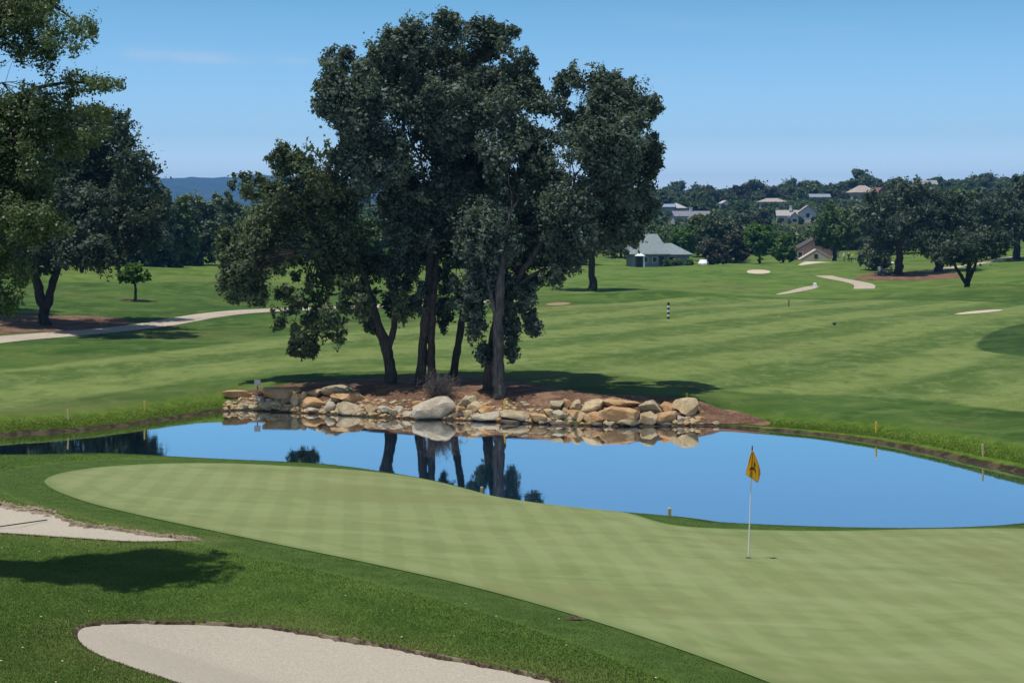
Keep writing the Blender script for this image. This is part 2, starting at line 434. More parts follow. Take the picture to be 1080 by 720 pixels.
def green_material():
    t = NT('putting_turf'); p, fine, mid, big = turf_common(t)
    sg = t.attr('s_zone')
    w = t.n('ShaderNodeTexWave', wave_type='BANDS', bands_direction='X', wave_profile='SIN')
    t.l(t.coord(p, (.085, .085, .085), (0, 0, R(-6))), w.inputs['Vector']); w.inputs['Distortion'].default_value = 1.3; w.inputs['Detail Scale'].default_value = 1.2
    lane = t.sstep(w.outputs['Fac'], .3, .7)
    st = t.noise(t.coord(p, (.38, .8, .3), (0, 0, .1)), 1.0, 6, .7, .8)
    c = t.mix(lane, (.166, .194, .074), (.184, .214, .084))
    c = t.mix(t.math('MULTIPLY', t.sstep(st, .46, .68), .42), c, (.235, .262, .122))
    c = t.mix(t.math('MULTIPLY', t.sstep(st, .50, .32), .45), c, (.108, .142, .044))
    pt = t.noise(t.coord(p, (.16, .28, .2)), 1.0, 4, .6, .5)
    c = t.mix(t.math('MULTIPLY', t.sstep(pt, .48, .66), .60), c, (.150, .160, .060))
    c = t.mix(t.math('MULTIPLY', t.sstep(mid, .56, .74), .25), c, (.21, .235, .12))
    c = t.mix(t.math('MULTIPLY', t.sstep(fine, .52, .8), .25), c, (.25, .285, .15))
    ring = t.math('MULTIPLY', t.sstep(sg, -1.15, -1.0), t.sstep(sg, -.75, -.95))
    c = t.mix(t.math('MULTIPLY', ring, .30), c, (.115, .165, .05))
    c = t.mix(t.math('MULTIPLY', t.sstep(sg, -.30, -.02), .5), c, (.095, .15, .042))
    return t.done(t.bsdf(c, .9, .1, t.bump(t.math('ADD', fine, mid), .25, .02)))

def sand_material(name, c0, c1, c2):
    t = NT(name); p = t.pos()
    n1 = t.noise(p, 34, 5, .8); n2 = t.noise(p, 3.0, 4, .6); n3 = t.noise(t.coord(p, (1, 3.5, 1), (0, 0, .35)), 5.0, 3, .6)
    c = t.mix(t.sstep(n1, .35, .65), c0, c1)
    c = t.mix(t.math('MULTIPLY', t.sstep(n2, .45, .7), .5), c, c2)
    sp = t.noise(p, 60, 2, .5)
    c = t.mix(t.math('MULTIPLY', t.sstep(sp, .64, .72), .6), c, (.20, .16, .12))
    h = t.math('ADD', t.math('MULTIPLY', n1, .7), n3)
    return t.done(t.bsdf(c, .95, .08, t.bump(h, .8, .05)))

def path_material():
    t = NT('path_gravel'); p = t.pos()
    n1 = t.noise(p, 5, 5, .7); n2 = t.noise(t.coord(p, (.3, .3, .3)), 1, 3)
    c = t.mix(t.sstep(n1, .35, .7), (.33, .275, .205), (.45, .385, .295))
    c = t.mix(t.math('MULTIPLY', t.sstep(n2, .45, .65), .4), c, (.27, .225, .17))
    return t.done(t.bsdf(c, .9, .1, t.bump(n1, .3, .02)))

def mulch_material():
    t = NT('mulch_bark'); p = t.pos()
    n1 = t.noise(p, 9, 6, .75); n2 = t.noise(t.coord(p, (1, 1.6, 1)), .9, 4, .6)
    c = t.mix(t.sstep(n1, .35, .68), (.07, .038, .024), (.20, .115, .07))
    c = t.mix(t.math('MULTIPLY', t.sstep(n2, .45, .65), .7), c, (.27, .165, .10))
    c = t.mix(t.math('MULTIPLY', t.sstep(n2, .45, .3), .6), c, (.07, .045, .03))
    return t.done(t.bsdf(c, .95, .1, t.bump(n1, .9, .08)))

def water_material():
    t = NT('pond_water'); p = t.pos()
    n1 = t.noise(t.coord(p, (.5, .9, 1)), 1.0, 3, .5); n2 = t.noise(t.coord(p, (.9, 2.4, 1)), 3.0, 2, .5)
    h = t.math('ADD', n1, t.math('MULTIPLY', n2, .15))
    nrm = t.bump(h, .05, .05)
    df = t.n('ShaderNodeBsdfDiffuse'); df.inputs['Color'].default_value = (.012, .060, .125, 1)
    gl = t.n('ShaderNodeBsdfGlossy'); gl.inputs['Color'].default_value = (.96, .98, 1, 1); gl.inputs['Roughness'].default_value = .03
    fr = t.n('ShaderNodeFresnel'); fr.inputs['IOR'].default_value = 1.33
    t.l(nrm, gl.inputs['Normal']); t.l(nrm, fr.inputs['Normal'])
    mx = t.n('ShaderNodeMixShader'); t.l(t.math('MULTIPLY_ADD', fr.outputs[0], 1.05, .54, True), mx.inputs[0])
    t.l(df.outputs[0], mx.inputs[1]); t.l(gl.outputs[0], mx.inputs[2])
    return t.done(mx.outputs[0])

# ------------------------------------------------------------------ the ground sheet
def build_ground():
    ds = [3.0]
    while ds[-1] < 9000:
        d = ds[-1]
        r = .03 if d < 12 else .0058 if d < 110 else .0046 if d < 340 else .012 if d < 1200 else .05
        ds.append(d * (1 + r))
    ds = np.array(ds)
    cols = np.concatenate([np.arange(-1500, -240, 42), np.arange(-240, 1321, 3.1), np.arange(1340, 2600, 42)])
    u = (cols - CX) / F_PX
    D, U = np.meshgrid(ds, u, indexing='ij')
    X = D * U; Y = D
    z = ground_z(X, Y)
    nr, nc = X.shape
    i = np.arange((nr - 1) * nc).reshape(nr - 1, nc)[:, :-1].ravel()
    faces = np.stack([i, i + 1, i + nc + 1, i + nc], 1)
    at_ = {'s_pond': sdf_poly(X, Y, POND, 12.), 's_green': sdf_poly(X, Y, GREEN, 12.), 's_fair': sdf_poly(X, Y, FAIRWAY, 6.),
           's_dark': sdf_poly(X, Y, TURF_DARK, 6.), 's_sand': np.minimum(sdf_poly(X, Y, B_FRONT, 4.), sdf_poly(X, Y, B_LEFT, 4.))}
    o = mesh_np('ground', np.stack([X, Y, z], -1).reshape(-1, 3), faces, ground_material(), {k: v.ravel() for k, v in at_.items()}, smooth=True)
    return tag(o, kind='structure')

def zone(name, poly, step, zfun, mat, smooth=True, lip=None):
    """a sheet cut to an outline, lying on the land"""
    mn = poly.min(0) - step; mx = poly.max(0) + step
    xs = np.arange(mn[0], mx[0] + step, step); ys = np.arange(mn[1], mx[1] + step, step)
    X, Y = np.meshgrid(xs, ys, indexing='xy')
    S = sdf_poly(X, Y, poly, 30.0)
    nr, nc = X.shape
    V = []; idx = {}
    F = []
    def gv(r, c):
        k = (r, c)
        if k not in idx: idx[k] = len(V); V.append((X[r, c], Y[r, c]))
        return idx[k]
    def ev(a, b):
        if a > b: a, b = b, a
        k = (a, b)
        if k not in idx:
            sa, sb = S[a], S[b]; t = sa / (sa - sb)
            idx[k] = len(V); V.append((X[a] * (1 - t) + X[b] * t, Y[a] * (1 - t) + Y[b] * t))
        return idx[k]
    ins = S < 0
    any_ = ins[:-1, :-1] | ins[1:, :-1] | ins[:-1, 1:] | ins[1:, 1:]
    for r, c in zip(*np.where(any_)):
        q = [(r, c), (r, c + 1), (r + 1, c + 1), (r + 1, c)]
        f = []
        for k in range(4):
            a, b = q[k], q[(k + 1) % 4]
            if ins[a]: f.append(gv(*a))
            if ins[a] != ins[b]: f.append(ev(a, b))
        if len(f) >= 3: F.append(f)
    V = np.array(V); s = sdf_poly(V[:, 0], V[:, 1], poly, 30.0)
    z = zfun(V[:, 0], V[:, 1], s)
    me = bpy.data.meshes.new(name); me.from_pydata(np.column_stack([V, z]).tolist(), [], F)
    me.materials.append(mat)
    if smooth: me.polygons.foreach_set('use_smooth', [True] * len(F))
    a = me.attributes.new('s_zone', 'FLOAT', 'POINT'); a.data.foreach_set('value', s.astype(np.float32))
    o = bpy.data.objects.new(name, me)
    return tag(link(o), kind='structure')

build_ground()
def lift(h): return lambda x, y, s: T0(x, y) + h
zone('green', GREEN, .22, lift(.012), green_material())
SAND = sand_material('sand', (.365, .318, .245), (.505, .45, .355), (.425, .372, .292))
SAND_FAR = sand_material('pale_sand', (.44, .36, .26), (.54, .46, .35), (.40, .33, .24))
zone('bunker', B_FRONT, .09, bunker_floor, SAND)
zone('bunker', B_LEFT, .12, bunker_floor, SAND)
for p in (B_FAR, B_MID, B_RIGHT, B_SLIVER):
    zone('bunker', p, .5, lift(.03), SAND_FAR)
zone('dirt', B_DRY, .5, lift(.03), sand_material('dry_dirt', (.22, .15, .085), (.34, .24, .14), (.16, .11, .06)))
PATHM = path_material(); MULCH = mulch_material()
for p in (PATH_LEFT, PATH_CART, PATH_RIGHT, PATH_TEE):
    zone('path', p, .4, lift(.03), PATHM)
zone('mulch_bed', MULCH_LEFT, .35, lift(.02), MULCH)
zone('mulch_bed', MULCH_TREES, .2, lift(.03), MULCH)
zone('mulch_bed', MULCH_RIGHT, .6, lift(.02), MULCH)

def water():
    mn = POND.min(0) - 2; mx = POND.max(0) + 2
    xs = np.linspace(mn[0], mx[0], 40); ys = np.linspace(mn[1], mx[1], 20)
    mb = MB(); p = POND
    # the outline pushed outwards a little, so that the sheet ends inside the bank
    t = np.roll(p, -1, 0) - np.roll(p, 1, 0); t /= np.linalg.norm(t, axis=1)[:, None]
    n = np.stack([t[:, 1], -t[:, 0]], 1)
    ar = .5 * np.sum(p[:, 0] * np.roll(p[:, 1], -1) - np.roll(p[:, 0], -1) * p[:, 1])
    q = p + n * (.5 if ar > 0 else -.5)
    mb.add(np.column_stack([q, np.zeros(len(q))]), [list(range(len(q)))])
    o = mb.build('water', water_material())
    if o.data.polygons[0].normal.z < 0: o.data.flip_normals()
    tag(o, kind='structure')
water()

# ------------------------------------------------------------------ bunker lips: ragged turf and soil hanging over the sand
def lip_mat():
    t = NT('soil_lip'); p = t.pos(); n = t.noise(p, 14, 5, .75); n2 = t.noise(p, 2.3, 3)
    c = t.mix(t.sstep(n, .35, .65), (.032, .024, .014), (.14, .105, .068))
    c = t.mix(t.math('MULTIPLY', t.sstep(n2, .55, .64), .5), c, (.36, .28, .20))
    return t.done(t.bsdf(c, .95, .1, t.bump(n, .9, .05)))
LIPM = lip_mat()
LIPT = sand_material('dry_soil', (.20, .15, .10), (.42, .34, .25), (.13, .10, .065))
def lip(poly, rag, seed, crumble=0.0):
    rng = np.random.default_rng(seed)
    p = poly; seg = np.linalg.norm(np.roll(p, -1, 0) - p, axis=1); cum = np.concatenate([[0], np.cumsum(seg)])
    n = int(cum[-1] / .035); s = np.linspace(0, cum[-1], n, endpoint=False)
    pc = np.vstack([p, p[:1]])
    x = np.interp(s, cum, pc[:, 0]); y = np.interp(s, cum, pc[:, 1])
    q = np.stack([x, y], 1); t = np.roll(q, -3, 0) - np.roll(q, 3, 0); t /= np.linalg.norm(t, axis=1)[:, None] + 1e-9
    nrm = np.stack([t[:, 1], -t[:, 0]], 1)
    ar = .5 * np.sum(p[:, 0] * np.roll(p[:, 1], -1) - np.roll(p[:, 0], -1) * p[:, 1])
    if ar < 0: nrm = -nrm                                       # outwards
    r1 = np.convolve(rng.standard_normal(n + 8), np.ones(9) / 9, 'valid')[:n] * 3
    r2 = np.convolve(rng.standard_normal(n + 2), np.ones(3) / 3, 'valid')[:n]
    far = sm(nrm[:, 1], -.1, .6)                                # the face on the far side is the high, ragged one
    zt = T0(x, y)
    var = np.clip(.55 + .6 * np.sin(s * 1.1 + seed) + .5 * np.sin(s * 2.9 + 2 * seed), .12, 1.5)
    rows = []
    for k, (off, dz) in enumerate([(.03, .002), (.0, .008), (-.02, -.014), (-.025, -.045), (-.06, -.14)]):
        o = off * (1 + 0 * far) + (rag * r1 + .02 * r2) * (-1) * (k in (1, 2, 3)) * far
        if k == 4: o = off - crumble * np.abs(r1) * far
        h = dz * (.45 + .55 * far * (var if k > 1 and k < 4 else 1)) + (.018 * r2 * far * var if k in (1, 2, 3) else 0) + (crumble * .25 * np.abs(r1) * far * (k in (1, 2)))
        rows.append(np.column_stack([q + nrm * np.asarray(o)[:, None], zt + h]))
    V = np.concatenate(rows); F = []
    for k in range(len(rows) - 1):
        i = np.arange(n); j = (i + 1) % n
        F.append(np.stack([k * n + i, k * n + j, (k + 1) * n + j, (k + 1) * n + i], 1))
    o = mesh_np('bunker_lip', V, np.concatenate(F), LIPT if crumble > .1 else LIPM)
    tag(o, kind='structure')
lip(B_FRONT, .018, 3, .03)
lip(B_LEFT, .05, 5, .14)
def clods(poly, n, seed):
    """crumbled lumps of soil along the far lip of the left bunker"""
    rng = np.random.default_rng(seed); mb = MB()
    bm = bmesh.new(); bmesh.ops.create_icosphere(bm, subdivisions=1, radius=1)
    iv = np.array([v.co[:] for v in bm.verts]); fi = [[v.index for v in f.verts] for f in bm.faces]; bm.free()
    k = rng.integers(0, len(poly), n * 6); f = rng.random(n * 6)[:, None]
    q = poly[k] * f + poly[(k + 1) % len(poly)] * (1 - f)
    zz = T0(q[:, 0], q[:, 1]); px = q[:, 0] / q[:, 1] * F_PX + CX; py = HY + (CAMH - zz) / q[:, 1] * F_PX
    ok = (px > -20) & (py < 527 + .185 * (px + 20)); q = q[ok][:n]; zz = zz[ok][:n]
    for i in range(len(q)):
        c = q[i] + rng.normal(0, .09, 2); s = rng.uniform(.02, .065) * np.array([1.5, 1.0, .7])
        mb.add(iv * (1 + rng.normal(0, .22, (len(iv), 1))) * s + np.array([c[0], c[1], zz[i] - .03 - rng.random() * .06]), fi)
    tag(mb.build('soil_clods', LIPT), 'crumbled tan soil lumps along the far lip of the left bunker', 'soil', kind='stuff')
clods(B_LEFT, 420, 8)

# ------------------------------------------------------------------ grass blades
def blade_mat(name, c0, c1, c2):
    return leaf_mat(name, c0, c1, c2, .6, .2, .3, (1.3, 1.25, .7))
def blades(name, label, P, hgt, wid, mat, rng, lean=.5):
    n = len(P)
    a = rng.uniform(0, 2 * np.pi, n); h = hgt * rng.uniform(.5, 1.25, n); w = wid * rng.uniform(.7, 1.3, n)
    d = np.stack([np.cos(a), np.sin(a), np.zeros(n)], 1)
    b = rng.uniform(0, 2 * np.pi, n); l = lean * rng.random(n)
    tip = P + np.stack([np.cos(b) * l * h, np.sin(b) * l * h, h], 1)
    V = np.stack([P - d * w[:, None] / 2, P + d * w[:, None] / 2, tip], 1).reshape(-1, 3)
    F = np.arange(3 * n).reshape(n, 3)
    x, y = P[:, 0], P[:, 1]                                # paler and darker patches as the turf grows
    pt = np.sin(x * .9 + 1.7 * np.sin(y * .35)) * np.sin(y * .8 + 1.3 * np.sin(x * .5) + 1) + .6 * np.sin(x * 2.3 + y * 1.1) * np.sin(y * 1.9 - x * .7)
    tint = np.repeat(np.clip(rng.normal(.48, .15, n) + .17 * pt, 0, 1), 3)
    o = mesh_np(name, V, F, mat, {'tint': tint})
    return tag(o, label, 'grass', kind='stuff')

def near_grass():
    rng = np.random.default_rng(11)
    n = 2000000
    py = rng.uniform(470, 735, n); px = rng.uniform(-25, 1105, n)
    # even density over the ground
    x, d = plane_hit(px, py)
    keep = rng.random(n) < np.clip((d / 34.0) ** 1.4, .12, 1)
    px, x, y = px[keep], x[keep], d[keep]
    s = np.minimum(sdf_poly(x, y, B_FRONT, 3.), sdf_poly(x, y, B_LEFT, 3.)); g = sdf_poly(x, y, GREEN, 6.); sp = sdf_poly(x, y, POND, 12.)
    ok = (s > -.02 + .03 * rng.random(len(x))) & (sp > 2.0) & (g > .02) & ((g > 1.2) | (rng.random(len(x)) < .5))
    x, y, g = x[ok], y[ok], g[ok]
    z = T0(x, y); P = np.column_stack([x, y, z - .004])
    print('blades', len(P))
    short = g < 1.25
    m = blade_mat('blade_green', (.040, .078, .012), (.090, .138, .026), (.225, .235, .08))
    blades('rough_grass', 'dark green uncut grass round the bunkers', P[~short], .024, .011, m, rng, .9)
    blades('collar_grass', 'short darker grass ringing the putting green', P[short], .018, .010, m, rng, .8)
near_grass()

def bank_grass():
    rng = np.random.default_rng(12)
    n = 380000
    k = rng.integers(0, len(POND), n); j = (k + 1) % len(POND); f = rng.random(n)[:, None]
    q = POND[k] * f + POND[j] * (1 - f) + rng.normal(0, .55, (n, 2))
    x, y = q[:, 0], q[:, 1]; px = x / y * F_PX + CX
    s = sdf_poly(x, y, POND, 5.)
    farside = y > np.interp(x, [-60, -25, -10, 0, 8, 15, 22, 40], [62, 62.5, 60, 58, 56, 53, 50, 50]) + 1
    ok = farside & (s > np.where(px > 700, .34, .16)) & (s < 1.3) & (px > -80) & (px < 1160) & ((px < 246 + rng.normal(0, 6, n)) | (px > 800 + rng.normal(0, 12, n)))
    x, y, s = x[ok], y[ok], s[ok]
    P = np.column_stack([x, y, T0(x, y) - .01])
    m = blade_mat('blade_bright', (.050, .092, .010), (.105, .160, .020), (.20, .23, .05))
    blades('bank_grass', 'lush bright grass fringe along the far pond edge', P, .06, .026, m, rng, 1.2)
bank_grass()

def specks():
    rng = np.random.default_rng(13); mb = MB()
    px, py = rng.uniform(0, 800, 400), rng.uniform(560, 720, 400)
    x, d = plane_hit(px, py)
    ok = (sdf_poly(x, d, GREEN, 5.) > .3) & (np.minimum(sdf_poly(x, d, B_FRONT, 3.), sdf_poly(x, d, B_LEFT, 3.)) > .1)
    x, d = x[ok][:26], d[ok][:26]; z = T0(x, d)
    for i in range(len(x)):
        s = rng.uniform(.006, .013)
        mb.add(np.array([[-s, -s, 0], [s, -s, .3 * s], [s, s, 0], [-s, s, .4 * s]]) * [1, .8, 1] + [x[i], d[i], z[i] + .024], [(0, 1, 2, 3)])
    tag(mb.build('fallen_leaves', plain('pale_leaf', (.62, .58, .40))), 'pale fallen leaves and daisies scattered on the rough', 'leaves', kind='stuff')
specks()

# ------------------------------------------------------------------ trees
BARK_GREY = bark_mat('oak_bark', (.026, .022, .019), (.085, .074, .062))
BARK_PALE = bark_mat('pale_bark', (.045, .041, .037), (.145, .132, .115))
BARK_DARK = bark_mat('dark_bark', (.025, .021, .018), (.075, .062, .05))
LEAF_OAK = leaf_mat('oak_leaf', (.031, .050, .036), (.068, .096, .069), (.142, .176, .126), .6, .3, .22)
LEAF_HILL = leaf_mat('hill_leaf', (.045, .068, .034), (.090, .122, .058), (.16, .19, .09), .7, .15, .22)
LEAF_OLIVE = leaf_mat('olive_leaf', (.036, .054, .024), (.070, .098, .042), (.135, .160, .075), .6, .3, .2)
LEAF_NEAR = leaf_mat('near_oak_leaf', (.036, .064, .026), (.082, .122, .052), (.185, .222, .112), .5, .35, .28)
LEAF_DARK = leaf_mat('dark_leaf', (.024, .040, .026), (.050, .074, .047), (.10, .128, .080), .6, .28, .18)
LEAF_GREY = leaf_mat('grey_leaf', (.070, .095, .058), (.120, .155, .092), (.18, .21, .13), .7, .2, .15)
LEAF_BRIGHT = leaf_mat('bright_leaf', (.035, .085, .012), (.075, .150, .020), (.13, .21, .035), .55, .25, .28)
LEAF_YELLOW = leaf_mat('yellow_leaf', (.06, .085, .018), (.11, .14, .028), (.17, .19, .05), .55, .25, .25)
LEAF_MID = leaf_mat('mid_leaf', (.044, .076, .026), (.088, .136, .046), (.15, .195, .072), .6, .25, .2)
LEAF_BROWN = leaf_mat('brownish_leaf', (.034, .038, .022), (.062, .066, .036), (.095, .092, .052), .65, .2, .15)

def crown_arrays(blobs, leaf, rng, clump=.55, per=46, hollow=-.55):
    """blobs: (centre, radii, leaves) -> leaf centres, normals, tints and clump centres"""
    C, N, T, K = [], [], [], []
    full = []
    for c, r, n in blobs:                                   # every bough breaks up into smaller tufts round its edge
        c = np.asarray(c, float); r = np.asarray(r, float); full.append((c, r * .90, n * .48))
        m = 11
        for _ in range(m):
            d = rng.standard_normal(3); d /= np.linalg.norm(d); f = rng.uniform(.20, .42)
            full.append((c + d * r * (1.12 - f * .75), r * f * rng.uniform(.8, 1.25, 3), n * .52 / m))
    main = [i * 12 for i in range(len(blobs))]
    kf = rng.standard_normal((5, 3)); kf *= (rng.uniform(1.7, 3.2, 5) / clump / 2.2 / np.linalg.norm(kf, axis=1))[:, None]; kp = rng.uniform(0, 6.28, 5)
    for c, r, n in full:
        nk = max(3, int(n / per * 1.5))
        d = rng.standard_normal((nk, 3)); d /= np.linalg.norm(d, axis=1)[:, None]
        w = rng.standard_normal((4, 3)) * 2.6; wp = rng.uniform(0, 6.28, 4)
        lump = 1 + .17 * np.sin(d @ w.T + wp).sum(1) / 1.4
        rad = rng.random(nk) ** .36 * rng.uniform(.84, 1.10, nk) * lump
        k = c + d * rad[:, None] * r
        keep = np.sin(k @ kf.T + kp).sum(1) + rng.normal(0, .40, nk) > hollow     # hollows between the sprays
        if keep.sum() < 3: keep[:3] = True
        k = k[keep]; d = d[keep]; nk = len(k)
        kr = clump * rng.uniform(.5, 1.4, nk) * min(1, max(.45, r.min() / 1.6))
        cnt = rng.poisson(per * (kr / kr.mean()) ** 1.6)
        ii = np.repeat(np.arange(nk), cnt)
        ax = .75 * d + rng.normal(0, .55, (nk, 3)) + np.array([0, 0, .25]); ax /= np.linalg.norm(ax, axis=1)[:, None]   # each spray points outwards
        o = rng.standard_normal((len(ii), 3)); o *= .40 * np.minimum(1, 1.7 / np.linalg.norm(o, axis=1))[:, None]
        o += ax[ii] * (np.clip(rng.standard_normal(len(ii)), -1.5, 1.5) * .62)[:, None]
        C.append(k[ii] + o * kr[ii][:, None])
        out = (k[ii] - c) / (np.linalg.norm(k[ii] - c, axis=1)[:, None] + 1e-6)
        nn = .45 * o / (np.linalg.norm(o, axis=1)[:, None] + 1e-6) + .30 * out + np.array([0, 0, .38]) + .72 * rng.standard_normal((len(ii), 3))
        N.append(nn / np.linalg.norm(nn, axis=1)[:, None])
        kt = rng.normal(.5, .16, nk); T.append(np.clip(kt[ii] + rng.normal(0, .15, len(ii)), 0, 1)); K.append(k)
    return np.concatenate(C), np.concatenate(N), np.concatenate(T), [np.concatenate(K[i:i + 12:3]) for i in main]

def leaf_mesh(name, C, N, T, size, mat, rng, parent, aspect=.58):
    n = len(C)
    a = np.cross(N, rng.standard_normal((n, 3))); a /= np.linalg.norm(a, axis=1)[:, None] + 1e-9
    b = np.cross(N, a)
    L = size * np.clip(rng.lognormal(-.06, .38, n), .35, 2.1)[:, None] / 2; W = L * aspect
    V = np.stack([C - a * L, C - a * L * .1 + b * W, C + a * L, C - a * L * .1 - b * W], 1).reshape(-1, 3)
    F = np.arange(4 * n).reshape(n, 4)
    return mesh_np(name, V, F, mat, {'tint': np.repeat(T, 4)}, parent=parent)

def bez(p0, p1, p2, n):
    t = np.linspace(0, 1, n)[:, None]
    return (1 - t) ** 2 * p0 + 2 * t * (1 - t) * p1 + t * t * p2

def tree(name, label, base, trunks, blobs, leaf, leafm, bark, seed, group=None, clump=.55, per=46, sides=12, limb=.16, twig=3, limbs=True, cat='tree', aspect=.58, hollow=-.55):
    """base: world point; trunks: [(points, radii)] and blobs: [(centre, radii, leaves)] relative to it"""
    rng = np.random.default_rng(seed)
    root = empty(name, base, 0, label, cat, group)
    mb = MB(); allp = []
    for pts, rad in trunks:
        pts = np.asarray(pts, float); rad = np.asarray(rad, float)
        t = np.linspace(0, len(pts) - 1, len(pts) * 4)
        P = np.stack([np.interp(t, range(len(pts)), pts[:, k]) for k in range(3)], 1)
        Rr = np.interp(t, range(len(pts)), rad)
        for _ in range(2): P[1:-1] = P[:-2] * .25 + P[1:-1] * .5 + P[2:] * .25
        P[1:-1] += rng.normal(0, .10, (len(P) - 2, 3)) * Rr[1:-1, None]
        mb.tube(P, Rr, sides, rough=.09, rng=rng); allp.append(np.column_stack([P, Rr]))
    allp = np.concatenate(allp)
    C, N, T, K = crown_arrays(blobs, leaf, rng, clump, per, hollow)
    if limbs:
        nmax = max(q[2] for q in blobs); big = [np.asarray(q[0], float) for q in blobs if q[2] > .35 * nmax and q[2] >= 700]
        for (c, r, n), k in zip(blobs, K):
            c = np.asarray(c, float)
            low = allp[(allp[:, 2] < c[2] + .3) & (allp[:, 2] > .22 * c[2])]
            if not len(low): low = allp
            a = low[np.argmin(np.linalg.norm(low[:, :3] - c, axis=1) - .25 * low[:, 2])]
            L = np.linalg.norm(c - a[:3])
            if n < 700 and big:                              # a hanging spray: a thin twig down from the bough above
                q0 = min(big, key=lambda q: np.linalg.norm(q - c) - .3 * (q[2] - c[2]))
                mb.tube(bez(q0, (q0 + c) / 2 + np.array([0, 0, .1 * L]), c, 6), np.linspace(.035, .012, 6), 5, cap=False); continue
            r0 = min(a[3] * .62, limb * (.4 + L / 6) * min(1, .3 + n / 3000))
            m = (a[:3] + c) / 2 + np.array([0, 0, .16 * L]) + rng.normal(0, .08 * L, 3)
            path = bez(a[:3], m, c, 8); path[1:-1] += rng.normal(0, .03 * L, (6, 3))
            mb.tube(path, np.linspace(r0, r0 * .35, 8), 7)
            for q in k[::twig]:
                s = path[rng.integers(4, 8)]; l2 = np.linalg.norm(q - s)
                mb.tube(bez(s, (s + q) / 2 + np.array([0, 0, .12 * l2]) + rng.normal(0, .1 * l2, 3), q, 5), np.linspace(r0 * .32, r0 * .07, 5), 4, cap=False)
    mb.build('trunk', bark, root, smooth=True)
    leaf_mesh('crown', C, N, T, leaf, leafm, rng, root, aspect)
    return root

def copy_tree(o, parent=None):
    c = o.copy(); COL.objects.link(c); c.parent = parent
    for ch in list(o.children): copy_tree(ch, c)
    return c

def px_blobs(base, d, rows, dens, dy=2.2, seed=0, ry=None):
    """rows: (column, row, half width, half height[, density factor]) in photo pixels at distance d"""
    rng = np.random.default_rng(seed); out = []
    s = d / F_PX
    for r in rows:
        cx, cy, rx, rz = r[:4]; k = r[4] if len(r) > 4 else 1.0
        off = rng.uniform(-dy, dy) if len(r) < 6 else r[5]
        y = d + off; sc_ = y / F_PX
        c = np.array([(cx - CX) * sc_, y, CAMH - (cy - HY) * sc_]) - np.array(base)
        R3 = np.array([rx * sc_, (ry or (rx + rz) / 2 * .95) * sc_, rz * sc_])
        out.append((c, R3, dens * k * (rx * rz + 90)))
    return out

def px_path(base, d, pts):
    """trunk line in photo pixels -> points relative to base (with a depth lean)"""
    out = []
    for p in pts:
        y = d + (p[2] if len(p) > 2 else 0)
        out.append(np.array([(p[0] - CX) / F_PX * y, y, CAMH - (p[1] - HY) / F_PX * y]) - np.array(base))
    return out

